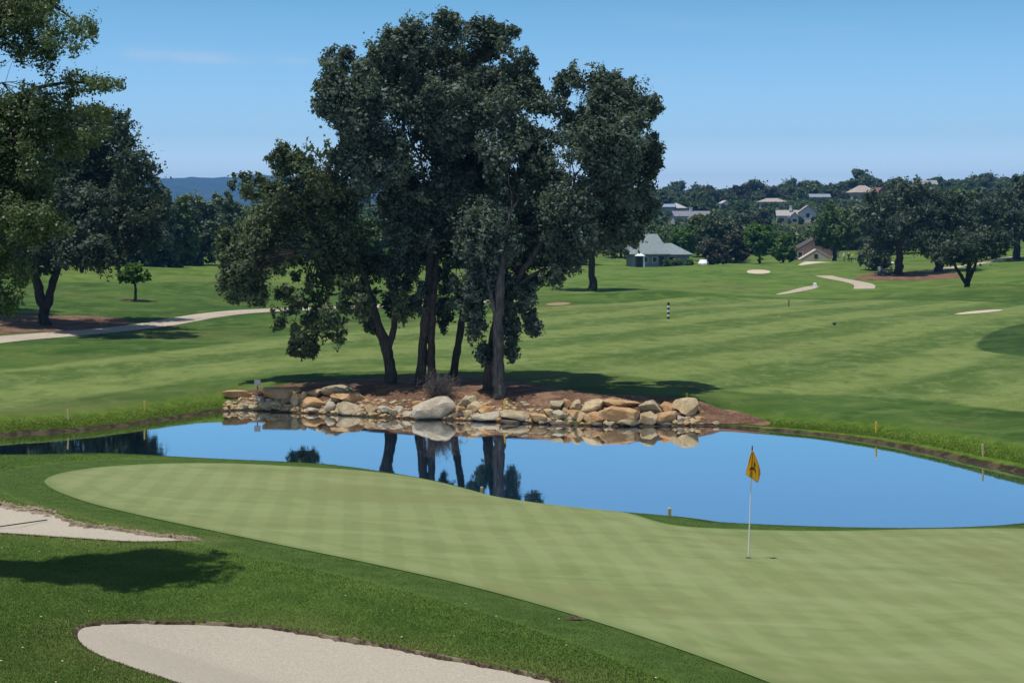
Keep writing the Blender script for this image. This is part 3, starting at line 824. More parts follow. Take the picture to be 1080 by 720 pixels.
def cluster():
    DN = 8.6
    G = 'oaks growing together on the mulch by the pond'
    specs = [
     ('oak_tree', 'leftmost oak of the pond clump with forked trunk and long drooping left boughs', (413,404),
      [([(413,404),(411,385),(406,362),(396,335),(388,300),(378,275)], [13,10,10,7.5,5,3]), ([(409,372),(416,345),(419,310),(412,275)], [7,6,5,3])],
      [(372,250,44,44),(322,208,46,44),(286,252,42,42),(259,286,26,36,.9),(334,272,38,28,.7),(388,288,24,24,.5),(318,318,32,20,.13),(310,342,18,22,.08),(334,348,16,24,.07),(318,368,15,10,.07),(352,338,12,26,.05),(366,312,14,18,.09),
       (391,332,6,18,.05),(382,318,8,16,.09),(262,198,18,16,.5),(300,170,16,14,.4),(345,175,32,30),(240,262,12,22,.6),(245,300,10,16,.2),(425,322,8,14,.05)], LEAF_OLIVE, BARK_GREY, .9),
     ('oak_tree', 'oak of the pond clump with two trunks fused low, left of the leaning one', (447,405),
      [([(443,405),(444,380),(448,350),(452,310),(455,270),(450,210),(444,170)], [11,9,8.5,8.5,7,4.5,2]), ([(456,404),(455,380),(455,350),(458,310),(462,265)], [9,7.5,7,6,3])],
      [(428,88,52,46),(405,125,44,40),(372,108,36,40),(350,84,16,30,.8),(358,60,14,12,.6),(395,168,46,44),(452,42,32,26),(470,28,16,14,.7),(420,55,26,22,.8),(436,225,46,44),(424,282,24,24,.42),(412,316,9,20,.06),(440,312,8,18,.05),(462,120,42,46),(450,180,38,40),(470,298,10,24,.08),(470,330,8,18,.035)], LEAF_OAK, BARK_GREY, 1.0),
     ('oak_tree', 'oak of the pond clump whose slim dark trunk leans to the right', (478,402),
      [([(477,403),(481,375),(487,340),(493,310),(497,270),(500,210),(502,160)], [8.5,7,6.5,6,5,3.5,1.5])],
      [(500,64,42,38),(543,60,20,32,.8),(552,92,14,24,.7),(490,148,40,44),(538,128,36,42),(476,262,32,36,.8),(512,32,22,12,.6),(510,195,34,34),(482,310,9,18,.06),(560,100,12,14,.5),(478,215,34,34),(500,105,36,34),(500,326,7,16,.04),(578,205,22,40,.7),(572,110,10,12,.3)], LEAF_OAK, BARK_DARK, 1.0),
     ('oak_tree', 'nearest oak of the pond clump with a thick straight pale grey trunk', (526,419),
      [([(527,420),(526,408),(525,380),(526,340),(527,300),(532,260),(538,225)], [15,12,10.5,10,8,5,2]), ([(526,345),(517,310),(508,270)], [5,4,3])],
      [(546,208,38,40,1,1.5),(516,250,32,34,1,.5),(548,282,26,28,1,1),(508,296,22,22,.7,.3),(556,314,9,22,.12,1),(568,168,22,34,.6,1.5),(541,358,6,20,.05,.8),(512,372,8,8,.05,.8),(503,345,7,11,.05,.6),(562,344,5,12,.04,.8),(574,246,20,34,.7,1),(530,165,26,30,.8,1),(530,304,13,18,.25,.6),(498,324,8,13,.08,.5),(538,336,7,14,.06,.9),(588,290,10,12,.25,1)], LEAF_OAK, BARK_PALE, 1.0),
     ('oak_tree', 'oak half hidden behind the pale trunk, its rounded crown reaching right', (515,411),
      [([(514,412),(516,390),(521,350),(535,310),(565,265),(590,225),(605,200)], [10,9,8,7,5,3.5,2]), ([(535,310),(560,290),(598,275)], [4,3.5,2])],
      [(632,150,54,52),(612,102,36,28),(660,122,24,32,.8),(672,185,22,36,.8),(622,214,46,42),(592,234,36,38,.9),(600,86,12,15,.5),(592,262,28,26,.8),(684,112,12,10,.5),(678,215,14,20,.6),(640,88,16,11,.6),(655,240,18,22,.6),(628,250,24,20,.6),(690,160,8,24,.5)], LEAF_OAK, BARK_GREY, 1.0)]
    for i, (nm, lab, b, tr, bl, lm, bk, dn) in enumerate(specs):
        base = onp(*b); d = base.y; s = d / F_PX
        trunks = []
        for pts, rad in tr:
            rng = random.Random(i)
            trunks.append((px_path(base, d, [(p[0], p[1], (rng.uniform(-1, 1) if p[1] < 330 else 0)) for p in pts]), np.array(rad) * s * .56))
        trunks[0][0][0][2] = -.3
        tree(nm, lab, base, trunks, px_blobs(base, d, bl, DN * dn * 1.3, 2.6, seed=40 + i), .175, lm, bk, 60 + i, G, clump=.60, per=44, limb=.13, hollow=-.05)
cluster()

def near_tree():
    """tall oak just outside the left edge, its boughs reach into the picture"""
    d = 23.6; base = on(-190, 23.8)
    s = d / F_PX
    tr = [(px_path(base, d, [(-190, 560), (-170, 430), (-130, 300), (-90, 180), (-70, 60), (-60, -60)]), np.array([26, 20, 17, 13, 9, 5]) * s)]
    tr[0][0][0] = np.array([0, 0, -.3])
    bl = [(-20,200,70,80),(0,110,50,60),(-40,40,70,60),(20,60,34,36,.6),(48,110,28,26,.45),(66,36,26,20,.28),(88,88,20,12,.20),(50,160,38,30,.7),(20,200,40,40),(40,235,30,22,.7),(10,-10,60,40),(75,150,20,16,.3),(112,88,13,4,.10),(86,28,12,12,.12),(100,120,10,10,.12),
          (-10,270,34,26,.8),(8,312,16,18,.5),(20,285,14,14,.4),(-30,300,30,30),(30,10,26,20,.4),(100,142,12,8,.12),(-100,150,70,90),(-130,250,60,60),(-120,20,80,70),(-60,330,40,36,.9)]
    tree('oak_tree', 'close oak with lighter green sunlit leaves reaching in from the left edge', base, tr, px_blobs(base, d, bl, 8.4, .8, 71, ry=42), .047, LEAF_NEAR, BARK_GREY, 72, clump=.25, per=26, hollow=-.2, limb=.03, twig=3, aspect=.55)
near_tree()

def left_trees():
    base = on(47, 117); d = 117
    s = d / F_PX
    tr = [(px_path(base, d, [(48,347),(46,325),(40,300),(28,270),(10,225)]), np.array([9.5,7.5,6.5,5,2.5]) * s * .7), (px_path(base, d, [(47,330),(54,305),(62,280),(80,240),(90,190)]), np.array([7,6,5,4,2]) * s * .7)]
    tr[0][0][0][2] = -.3
    bl = [(20,240,50,40),(80,235,45,44),(125,225,36,42),(50,180,55,46),(100,165,46,40),(60,135,40,26),(10,170,50,50),(140,190,26,32,.9),(150,245,22,30,.8),(95,270,34,18,.8),(110,130,26,16,.6),(-30,220,50,60),(40,275,20,14,.5),(-40,150,50,50)]
    tree('oak_tree', 'broad dark oak with a double trunk in the mulch bed beside the path', base, tr, px_blobs(base, d, bl, 8, 9, 81), .27, LEAF_DARK, BARK_DARK, 82, clump=.85, per=52, limb=.16)
    # young tree
    base = on(142, 145); d = 145; s = d / F_PX
    tr = [(px_path(base, d, [(143,318),(143,305),(141,290)]), np.array([1.6,1.3,.8]) * s)]
    tr[0][0][0][2] = -.1
    bl = [(141,289,14,9),(134,292,10,6,.8),(149,291,9,6,.8),(141,283,9,5,.7)]
    tree('young_tree', 'small young bright green tree alone on the left lawn', base, tr, px_blobs(base, d, bl, 14, .4, 85), .22, LEAF_BRIGHT, BARK_DARK, 86, clump=.35, per=18, limb=.06)
    mb = MB(); a = np.linspace(0, 2 * np.pi, 24, endpoint=False)
    P = [(math.cos(t) * 1.5 * (1 + .1 * math.sin(3 * t)), math.sin(t) * 1.3) for t in a]
    zz = [float(T0(np.array([base.x + x]), np.array([base.y + y]))[0]) + .05 for x, y in P]
    mb.add([(base.x + x, base.y + y, z) for (x, y), z in zip(P, zz)] + [(base.x, base.y, base.z + .10)], [(k, (k + 1) % 24, 24) for k in range(24)])
    tag(mb.build('mulch_bed', MULCH), kind='structure')
left_trees()

def generic(name, label, base, H, Wd, seed, leafm, bark, n=9000, leaf=.45, group=None, low=.22, trunk_r=.28, flat=.5, blobs=11, multi=False, clump=1.0, round_=1.0):
    """a free-standing tree of height H and crown width Wd"""
    rng = np.random.default_rng(seed)
    zc = H * (low + 1) / 2; hz = H * (1 - low) / 2; hw = Wd / 2
    bl = [(np.array([0, 0, zc]), np.array([hw * .62, hw * .62, hz * .68]), n * .22)]
    for k in range(blobs):
        a = 2 * np.pi * (k * .618 + rng.random() * .15); e = rng.uniform(-.75, .95)
        w = math.sqrt(max(.05, 1 - (abs(e) ** 2) * round_))
        r = rng.uniform(.30, .46)
        c = np.array([math.cos(a) * hw * w * (1 - r) * 1.02, math.sin(a) * hw * w * (1 - r), zc + e * hz * (1 - r * .8)])
        bl.append((c, np.array([hw * r, hw * r, hz * r * rng.uniform(.8, 1.15)]), n * .78 / blobs))
    lean = rng.normal(0, .04 * H, 2)
    tr = [([np.array([0, 0, -.4]), np.array([0, 0, H * .12]), np.array([lean[0] * .5, lean[1] * .5, H * .4]), np.array([lean[0], lean[1], H * .78])], np.array([1.3, 1, .8, .3]) * trunk_r)]
    if multi:
        for k in range(3):
            a = 2.1 * k + rng.random(); x = math.cos(a) * hw * .35; y = math.sin(a) * hw * .35
            tr.append(([np.array([0, 0, H * .08]), np.array([x * .45, y * .45, H * .25]), np.array([x, y, H * .5])], np.array([.8, .6, .35]) * trunk_r))
    return tree(name, label, base, tr, bl, leaf, leafm, bark, seed, group, clump=clump, per=34, sides=8, limb=.12, twig=6)

def place(src, base, s, rz, label, group=None):
    c = copy_tree(src); c.location = base; c.rotation_euler = (0, 0, rz)
    c.scale = s if isinstance(s, tuple) else (s, s, s); c['label'] = label
    if group: c['group'] = group
    return c

def pxtree(px, d, top, width):
    """base point, height and crown width of a tree standing at column px and distance d"""
    b = on(px, d); H = CAMH - (top - HY) / F_PX * d - b.z
    return b, H, width / F_PX * d

def mid_trees():
    G = 'oaks beside the cart path on the right'
    # lone tree behind the pond clump
    b, H, W = pxtree(625, 190, 190, 125)
    generic('oak_tree', 'dark round oak standing alone on the fairway beyond the pond clump', b, H, W, 101, LEAF_OAK, BARK_DARK, 16000, .36, low=.28, trunk_r=.45)
    b, H, W = pxtree(1020, 188, 230, 108)
    generic('oak_tree', 'low spreading dark oak with several stems, frontmost on the right', b, H, W, 102, LEAF_DARK, BARK_DARK, 15000, .33, G, low=.28, trunk_r=.34, multi=True)
    b, H, W = pxtree(948, 238, 188, 92)
    o3 = generic('oak_tree', 'tall dark oak beside the parked golf cart on the right', b, H, W, 103, LEAF_OAK, BARK_DARK, 16000, .42, G, low=.16, trunk_r=.62)
    b, H, W = pxtree(990, 243, 193, 84)
    generic('oak_tree', 'tall dark oak in the mulch between the cart oak and the low one', b, H, W, 104, LEAF_DARK, BARK_DARK, 15000, .42, G, low=.2, trunk_r=.6)
    b, H, W = pxtree(1072, 272, 184, 108)
    generic('oak_tree', 'large dark oak at the right edge behind the low one', b, H, W, 105, LEAF_DARK, BARK_DARK, 15000, .5, G, low=.08, trunk_r=.6)
    b, H, W = pxtree(880, 301, 206, 46)
    generic('leafy_tree', 'upright deep green tree standing in front of the pink house', b, H, W, 106, LEAF_MID, BARK_DARK, 9000, .48, low=.14, trunk_r=.4)
    b, H, W = pxtree(923, 250, 252, 34)
    generic('grey_bush', 'pale grey green bush left of the golf cart', b, H, W, 107, LEAF_GREY, BARK_DARK, 3500, .4, low=0.0, trunk_r=.12)
    b, H, W = pxtree(757, 335, 222, 62)
    generic('olive_tree', 'big olive green round tree between the two nearer houses', b, H, W, 108, LEAF_OLIVE, BARK_DARK, 11000, .6, low=.02, trunk_r=.4)
    b, H, W = pxtree(742, 352, 226, 40)
    generic('leafy_tree', 'yellow green tree just behind the big olive green one', b, H, W, 109, LEAF_YELLOW, BARK_DARK, 6000, .6, low=.1, trunk_r=.3)
    b, H, W = pxtree(801, 318, 235, 34)
    g1 = generic('leafy_tree', 'taller of two bright green trees left of the pink house', b, H, W, 110, LEAF_BRIGHT, BARK_DARK, 6000, .5, low=.0, trunk_r=.25)
    b, H, W = pxtree(826, 316, 247, 26)
    generic('leafy_tree', 'shorter of two bright green trees, touching the pink house', b, H, W, 111, LEAF_BRIGHT, BARK_DARK, 4500, .48, low=.0, trunk_r=.22)
    b, H, W = pxtree(719, 322, 240, 26)
    generic('leafy_tree', 'bright yellow green tree behind the grey roofed house', b, H, W, 112, LEAF_BRIGHT, BARK_DARK, 4500, .5, low=.1, trunk_r=.22)
    b, H, W = pxtree(752, 316, 254, 36)
    generic('brown_bush', 'dark brownish bushy tree beside the parked white car', b, H, W, 113, LEAF_BROWN, BARK_DARK, 5000, .5, low=.0, trunk_r=.2)
    b, H, W = pxtree(776, 328, 240, 30)
    generic('leafy_tree', 'dusty brown green tree right of the big olive green one', b, H, W, 114, LEAF_BROWN, BARK_DARK, 5500, .55, low=.0, trunk_r=.25)
    G2 = 'trees behind the houses'
    for i, (px, d, top, w, lm, lab) in enumerate([
        (680,345,230,50,LEAF_MID,'mid green tree rising behind the grey roof ridge'),
        (655,350,236,46,LEAF_MID,'mid green tree left of the grey roofed house'),
        (800,365,240,40,LEAF_DARK,'dark tree behind the two bright green trees'),
        (848,362,243,36,LEAF_MID,'mid green tree rising behind the pink house roof'),
        (783,375,222,40,LEAF_DARK,'dark tree right behind the big olive green tree'),
        (908,320,212,50,LEAF_GREY,'greyish tree behind the deep green upright one'),
        (940,330,200,60,LEAF_DARK,'dark tree showing left of the cart oak crown'),
        (1012,340,196,70,LEAF_MID,'mid green tree in the gap between the two dark crowns'),
        (1050,330,205,70,LEAF_MID,'mid green tree behind the low spreading oak')]):
        b, H, W = pxtree(px, d, top, w)
        generic('leafy_tree', lab, b, H, W, 130 + i, lm, BARK_DARK, 6000, .6, G2, low=.02, trunk_r=.3)
    # the belt of trees behind the left lawn and behind the clump
    G3 = 'belt of trees behind the left lawn'
    for i, (px, d, top, w, lm, lab) in enumerate([
        (30,212,205,70,LEAF_DARK,'dark tree of the belt showing left of the double trunk'),
        (82,215,188,66,LEAF_DARK,'dark tree of the belt right behind the young tree, to its left'),
        (128,210,180,66,LEAF_DARK,'dark tree of the belt directly behind the young tree'),
        (168,208,196,50,LEAF_OAK,'dark tree of the belt at the right of the broad oak crown'),
        (208,232,203,60,LEAF_GREY,'pale grey green tree of the belt below the blue mountain'),
        (238,238,208,50,LEAF_GREY,'grey green tree of the belt touching the drooping oak boughs'),
        (186,225,204,44,LEAF_MID,'mid green tree of the belt left of the greyish one'),
        (285,250,215,70,LEAF_MID,'mid green tree seen below the leftmost oak boughs'),
        (340,265,205,60,LEAF_YELLOW,'yellowish tree glimpsed behind the leftmost oak'),
        (395,262,230,60,LEAF_MID,'mid green tree glimpsed behind the forked trunk'),
        (440,285,225,60,LEAF_OLIVE,'olive tree glimpsed between the pond oaks'),
        (495,290,222,60,LEAF_BRIGHT,'light green tree glimpsed left of the pale trunk'),
        (545,300,228,60,LEAF_MID,'mid green tree glimpsed behind the pale trunk'),
        (600,310,225,60,LEAF_MID,'mid green tree glimpsed behind the lone fairway oak'),
        (-30,205,190,70,LEAF_DARK,'dark tree of the belt at the very left edge')]):
        b, H, W = pxtree(px, d, top, w)
        generic('leafy_tree', lab, b, H, W, 150 + i, lm, BARK_DARK, 10000, .48, G3, low=-.2, trunk_r=.3, blobs=16)
mid_trees()

HILL_HOUSES = [(712, 560, 702, 722, 214, 226), (732, 520, 710, 752, 221, 236), (816, 700, 801, 830, 208, 215), (841, 560, 818, 862, 215, 238), (917, 750, 898, 937, 194, 211), (976, 800, 964, 988, 188, 193), (766, 700, 761, 770, 209, 217), (865, 720, 854, 876, 203, 210)]
def hill_trees():
    protos = [generic('hill_tree', 'x', (0, 0, 0), 9.0, 11.0, 200 + k, lm, BARK_DARK, 3000, .95, low=.0, trunk_r=.3, blobs=9, clump=1.5) for k, lm in enumerate([LEAF_HILL, LEAF_OLIVE, LEAF_MID, LEAF_BROWN])]
    kinds = ['dark grey green', 'olive green', 'mid green', 'brownish green']
    rng = random.Random(5); nrng = np.random.default_rng(5)
    used = [False] * 4; n = 0
    rows = []
    for d, step, jit in [(395, 17, 5), (455, 15, 5), (540, 13, 4), (640, 12, 4), (750, 11, 3), (860, 10, 3), (930, 10, 3)]:
        px = 640 + rng.uniform(0, 10)
        while px < 1110:
            rows.append((px + rng.uniform(-jit, jit), d + rng.uniform(-25, 25))); px += step * rng.uniform(.8, 1.25)
    stuff_pts = []
    for px, d in rows:
        b = on(px, d); s = rng.uniform(.62, 1.15)
        if d > 840: s *= rng.choice([.75, .9, 1.0, 1.25])
        def blocks(q):
            top = HY + (CAMH - b.z - 12.0 * q) / d * F_PX; hw = 6.6 * q / d * F_PX
            return any(d < h[1] + 8 and px + hw > h[2] and px - hw < h[3] and top < h[4] + (h[5] - h[4]) * .85 for h in HILL_HOUSES)
        while s > .14 and blocks(s): s *= .82
        if s <= .14: continue
        if px > 915 and d < 600: continue
        k = rng.choice([0, 0, 1, 1, 2, 2, 3]) if d < 800 else rng.choice([0, 0, 1, 2])
        zone_ = 'on the ridge' if d > 840 else 'high on the hillside' if d > 600 else 'at the hill foot'
        side = 'left of the grey gabled house' if px < 706 else 'above the grey gabled house' if px < 760 and d > 520 else 'below the grey gabled house' if px < 760 else 'between the grey and white gabled houses' if px < 815 else 'around the white gabled house' if px < 868 else 'near the tan hip roof' if px < 945 else 'over the tall right hand oaks'
        lab = f'{kinds[k]} oak {zone_}, {side}'
        g = f'{kinds[k]} trees {zone_}, {side}'
        o = protos[k] if not used[k] else copy_tree(protos[k]); used[k] = True
        o.location = b; o.rotation_euler = (0, 0, rng.uniform(0, 6.28)); o.scale = (s * rng.uniform(.9, 1.2), s, s * rng.uniform(.85, 1.15))
        o['label'] = lab; o['group'] = g
        n += 1
    names = {732: 'the grey gabled house', 712: 'the blue panelled roof', 841: 'the white gabled house', 816: 'the long beige roof', 917: 'the tan hip roof', 766: 'the tiny white house', 865: 'the grey blue roof', 976: 'the highest grey roof'}
    for hx, hd, x0, x1, y0, y1 in HILL_HOUSES:
        m = 2 if x1 - x0 < 12 else 4
        for i in range(m):
            px = x0 + (x1 - x0) * (i + .5) / m + rng.uniform(-2, 2); d = hd - rng.uniform(9, 13)
            b = on(px, d); want = y0 + (y1 - y0) * rng.uniform(.42, .66)
            H = max(2.0, CAMH - (want - HY) / F_PX * d - b.z); k = rng.choice([0, 1, 2, 2]); s = H / 10.5
            o = copy_tree(protos[k]); o.location = b; o.rotation_euler = (0, 0, rng.uniform(0, 6.28)); o.scale = (s * .8, s * .6, s)
            o['label'] = f'{kinds[k]} garden tree standing close in front of {names[hx]}'; o['group'] = f'{kinds[k]} garden trees in front of {names[hx]}'
    print('hill trees', n)
    # low scrub that fills the hillside between the crowns
    C = []
    for _ in range(700):
        px, d = rng.uniform(560, 1180), rng.uniform(385, 960)
        hw = 5.2 / d * F_PX; b = on(px, d)
        if any(HY + (CAMH - b.z - 3.4) / d * F_PX < h[4] + (h[5] - h[4]) * .8 and d < h[1] + 5 and px + hw > h[2] - 1 and px - hw < h[3] + 1 for h in HILL_HOUSES): continue
        b = on(px, d); C.append((np.array([b.x, b.y, b.z + .8]), np.array([5.0, 4.0, 1.9]), 330))
    for _ in range(260):
        px, d = rng.uniform(-150, 560), rng.uniform(330, 900)
        b = on(px, d); C.append((np.array([b.x, b.y, b.z + 2.5]), np.array([7.0, 5.0, 4.0]), 300))
    c, nn, tt, _ = crown_arrays(C, 1.0, nrng, 1.3, 30)
    o = leaf_mesh('woodland', c, nn, tt, 1.05, LEAF_MID, nrng, None)
    tag(o, 'low green scrub filling the far hillside between the oaks', 'woodland', kind='stuff')
hill_trees()

# ------------------------------------------------------------------ mountains
def hills():
    rng = np.random.default_rng(31)
    px = np.arange(-900, 2200, 6.0); n = len(px)
    u = (px - CX) / F_PX
    prof = np.interp(px, [-900, -300, 0, 120, 175, 205, 240, 262, 300, 380, 480, 600, 700, 860, 1000, 1300, 2200], [196, 186, 190, 191, 190, 188, 185, 183, 184, 190, 196, 204, 207, 199, 203, 198, 206])
    nz = sum(a * np.sin(px * f + p) for a, f, p in zip([1.0, .6, .45, .3], [.031, .083, .19, .41], rng.uniform(0, 6, 4)))
    prof = prof + nz + rng.normal(0, .22, n)
    rows = []
    for k, (d, h) in enumerate([(4700, 0), (5000, .30), (5300, .58), (5700, .82), (6100, 1.0), (6600, .55), (7200, 0)]):
        top = CAMH + (HY - prof) / F_PX * 6100
        z = h * top * (1 + (.10 * np.sin(px * .05 + k * 1.7) + .07 * np.sin(px * .13 + k) if 0 < h < 1 else 0)) - 3
        rows.append(np.column_stack([u * 6100, np.full(n, d) + 60 * np.sin(px * .07 + k), z]))
    V = np.concatenate(rows); F = []
    for k in range(len(rows) - 1):
        i = np.arange(n - 1); F.append(np.stack([k * n + i, k * n + i + 1, (k + 1) * n + i + 1, (k + 1) * n + i], 1))
    t = NT('mountain'); nn = t.noise(t.coord(t.pos(), (.012, .012, .02)), 1, 5, .65)
    c = t.mix(t.sstep(nn, .35, .65), (.020, .036, .018), (.05, .056, .032))
    o = mesh_np('hills', V, np.concatenate(F), t.done(t.bsdf(c, .95, .05)), smooth=True)
    tag(o, kind='structure')
hills()

# ------------------------------------------------------------------ boulders
def boulders():
    mats = {'o': rock_mat('orange_rock', (.56, .315, .14), (.68, .44, .225), (.56, .44, .27)),
            't': rock_mat('tan_rock', (.56, .41, .215), (.70, .55, .33), (.50, .32, .16)),
            'p': rock_mat('pale_rock', (.50, .42, .30), (.62, .54, .41), (.44, .31, .19)),
            'g': rock_mat('grey_rock', (.43, .34, .21), (.58, .48, .315), (.52, .34, .17)),
            'y': rock_mat('yellowish_rock', (.52, .45, .30), (.60, .52, .35), (.40, .33, .22)),
            'd': rock_mat('dark_rock', (.12, .095, .075), (.22, .17, .13), (.18, .14, .10))}
    L = [(250,416,28,8,'o','low orange tan boulder at the far left end, left of the grey sign'),
     (296,416,36,13,'o','big domed orange tan boulder just right of the grey sign'),
     (272,422,12,7,'p','small pale boulder under the grey sign'),
     (284,423,7,5,'y','tiny yellowish boulder below the big domed orange one'),
     (258,428,13,5,'g','thin grey boulder at the waterline, leftmost in the water'),
     (279,428,14,7,'t','beige boulder at the waterline below the grey sign'),
     (292,427,13,7,'t','tan waterline boulder below the big domed orange one'),
     (304,429,10,5,'g','small flat grey boulder at the waterline left of the tilted pair'),
     (312,422,10,15,'t','tall tilted tan boulder, left one of the upright pair'),
     (319,419,9,13,'t','tall tilted tan boulder, right one of the upright pair'),
     (330,426,24,12,'o','broad orange boulder right of the upright pair'),
     (330,432,15,5,'p','pale flat boulder at the waterline below the broad orange one'),
     (347,430,13,12,'p','pale pointed boulder at the waterline under the long grey slab'),
     (355,413,33,12,'g','long grey slab tilted upward, highest at the left half of the bank'),
     (331,415,16,9,'t','tan boulder tucked against the left end of the long grey slab'),
     (353,422,11,6,'y','yellowish small boulder under the long grey slab'),
     (368,420,36,10,'o','smooth orange mound of rock right of the long grey slab'),
     (368,431,25,13,'g','wide grey beige boulder at the waterline below the orange mound'),
     (391,433,10,9,'t','beige boulder at the waterline left of the forked trunk'),
     (405,432,20,7,'p','pale flat boulder below the forked trunk'),
     (416,435,9,8,'g','small grey boulder between two pale ones below the forked trunk'),
     (423,433,12,9,'p','pale rounded boulder left of the giant cream one'),
     (431,437,13,6,'p','low pale boulder touching the giant cream one at the water'),
     (457,432,43,24,'p','giant cream boulder under the bare twiggy bush'),
     (492,424,19,12,'g','grey tan rounded boulder, high, right of the bare bush'),
     (484,433,15,9,'o','orange boulder directly right of the giant cream one'),
     (483,439,11,7,'d','dark wet boulder at the waterline right of the giant cream one'),
     (493,437,10,9,'t','tan boulder at the waterline below the grey tan rounded one'),
     (501,430,17,11,'t','tan lumpy boulder left of the pale trunk'),
     (513,432,18,8,'o','orange boulder in front of the pale trunk base'),
     (515,440,34,10,'p','long pale boulder at the waterline left of the yellow stake'),
     (545,439,33,11,'g','long flat grey boulder right of the yellow stake'),
     (540,445,24,6,'d','dark wet slab in the water below the long flat grey boulder'),
     (568,442,19,10,'o','pinkish tan boulder at the right end of the long flat grey one'),
     (588,428,15,11,'g','grey tan boulder, leftmost in the top row of the stone wall'),
     (598,427,9,11,'o','narrow orange boulder second from the left in the wall top row'),
     (608,429,13,13,'t','square tan boulder third from the left in the wall top row'),
     (625,429,21,14,'t','large grey topped tan boulder in the wall top row, left of the long orange slab'),
     (655,426,39,9,'o','long orange tan slab lying on top of the wall'),
     (686,430,23,14,'g','grey and orange boulder in the wall top row, right of the long slab'),
     (579,437,11,10,'t','tan boulder at the left end of the wall middle row'),
     (591,438,17,10,'y','yellowish pale boulder in the wall middle row near its left end'),
     (605,438,13,10,'o','orange tan boulder right of the yellowish one in the wall middle row'),
     (615,440,13,9,'t','flat tan boulder in the wall middle row under the square one'),
     (627,441,20,11,'o','bright orange boulder in the wall middle row left of the biggest'),
     (655,438,38,16,'o','biggest orange and grey boulder in the middle of the wall'),
     (664,446,24,9,'g','grey wet boulder under the biggest wall boulder'),
     (684,442,17,14,'t','triangular tan boulder right of the biggest wall boulder'),
     (704,441,20,13,'o','orange boulder in the lower row left of the wall end'),
     (705,430,15,11,'o','orange boulder in the top row left of the wall end'),
     (723,430,25,18,'t','huge tan boulder that ends the wall on the right'),
     (720,442,13,7,'p','small pale boulder below the huge end boulder'),
     (575,444,13,6,'g','small grey boulder at the waterline left of the wall'),
     (592,447,24,5,'d','dark flat slab at the waterline under the wall left part'),
     (629,448,13,6,'d','dark small boulder at the waterline under the bright orange one'),
     (645,448,15,6,'g','small grey boulder at the waterline left of the grey wet one'),
     (739,442,10,5,'o','small orange stone just beyond the huge end boulder'),
     (755,446,7,4,'t','little tan stone on the bare shore right of the wall'),
     (700,448,14,5,'d','dark wet stone at the waterline under the wall end'),
     (440,426,12,7,'o','small orange boulder behind the left side of the giant cream one'),
     (470,423,10,6,'t','small tan boulder behind the right side of the giant cream one')]
    bm = bmesh.new(); bmesh.ops.create_icosphere(bm, subdivisions=4, radius=1)
    iv = np.array([v.co[:] for v in bm.verts]); fi = np.array([[v.index for v in f.verts] for f in bm.faces]); bm.free()
    for i, (px, py, w, h, k, lab) in enumerate(L):
        rng = np.random.default_rng(300 + i)
        x, d = at(px, min(py + h * .42, 449.5)); s = d / F_PX
        v = iv.copy()
        # planes split off the stone
        for _ in range(rng.integers(10, 16)):
            nrm = rng.standard_normal(3) * np.array([1, 1, 1.3]); nrm /= np.linalg.norm(nrm); c = rng.uniform(.38, .78)
            dist = v @ nrm - c; v -= np.outer(np.maximum(dist, 0) * .97, nrm)
        nrm = np.array([rng.normal(0, .16), rng.normal(-.1, .16), 1.0]); nrm /= np.linalg.norm(nrm); v -= np.outer(np.maximum(v @ nrm - rng.uniform(.45, .64), 0) * .85, nrm)   # flat bed on top
        ph = rng.uniform(0, 6, 9)
        v *= (1 + .05 * np.sin(v @ np.array([3, 2, 1]) + ph[0]) + .04 * np.sin(v @ np.array([-4, 5, 3]) + ph[1]) + .022 * np.sin(v @ np.array([9, -7, 8]) + ph[2]) + .012 * np.sin(v @ np.array([17, 15, -13]) + ph[3]))[:, None]
        v += rng.normal(0, .006, v.shape)
        v /= (v.max(0) - v.min(0)) / 2; v -= (v.max(0) + v.min(0)) / 2
        W, H = w * s * 1.14, h * s * 1.02
        dp = max(H * .9, min(W * .75, 1.2))
        if i in (8, 9):
            v = v @ np.array(Matrix.Rotation(R(14), 3, 'Y')).T
        if i == 13:
            v = v @ np.array(Matrix.Rotation(R(-9), 3, 'Y')).T
        z0 = CAMH - (py + h * .5 - HY) / F_PX * d
        zc = z0 + H * .46
        v = v * np.array([W / 2, dp / 2, H * .58])
        v = v @ np.array(Matrix.Rotation(rng.uniform(-.35, .35), 3, 'Z')).T
        o = mesh_np('boulder', v, fi, mats[k], smooth=True); o.data.set_sharp_from_angle(angle=R(24))
        o.location = (x, d + dp * .22, zc); 
        tag(o, lab, 'boulder', 'boulders lining the far bank of the pond')
    # gravel and small stones between them
    rng = np.random.default_rng(41); mb = MB()
    bm = bmesh.new(); bmesh.ops.create_icosphere(bm, subdivisions=1, radius=1)
    iv = np.array([v.co[:] for v in bm.verts]); fi = [[v.index for v in f.verts] for f in bm.faces]; bm.free()
    j = rng.integers(0, len(POND), 9000); f = rng.random(9000)[:, None]
    q = POND[j] * f + POND[(j + 1) % len(POND)] * (1 - f) + rng.normal(0, .7, (9000, 2))
    px = q[:, 0] / q[:, 1] * F_PX + CX; sd = sdf_poly(q[:, 0], q[:, 1], POND, 5.)
    q = q[(q[:, 1] > 62) & (px > 236) & (px < 742) & (sd > 0) & (sd < np.where(px > 745, .7, 1.5))][:1300]; zz = T0(q[:, 0], q[:, 1])
    for i in range(len(q)):
        s = rng.uniform(.04, .15 if q[i, 0] / q[i, 1] * F_PX + CX < 735 else .07) * np.array([1.3, 1, .75])
        mb.add(iv * (1 + rng.normal(0, .15, (len(iv), 1))) * s + np.array([q[i, 0], q[i, 1], zz[i] + .03]), fi, int(rng.integers(3)))
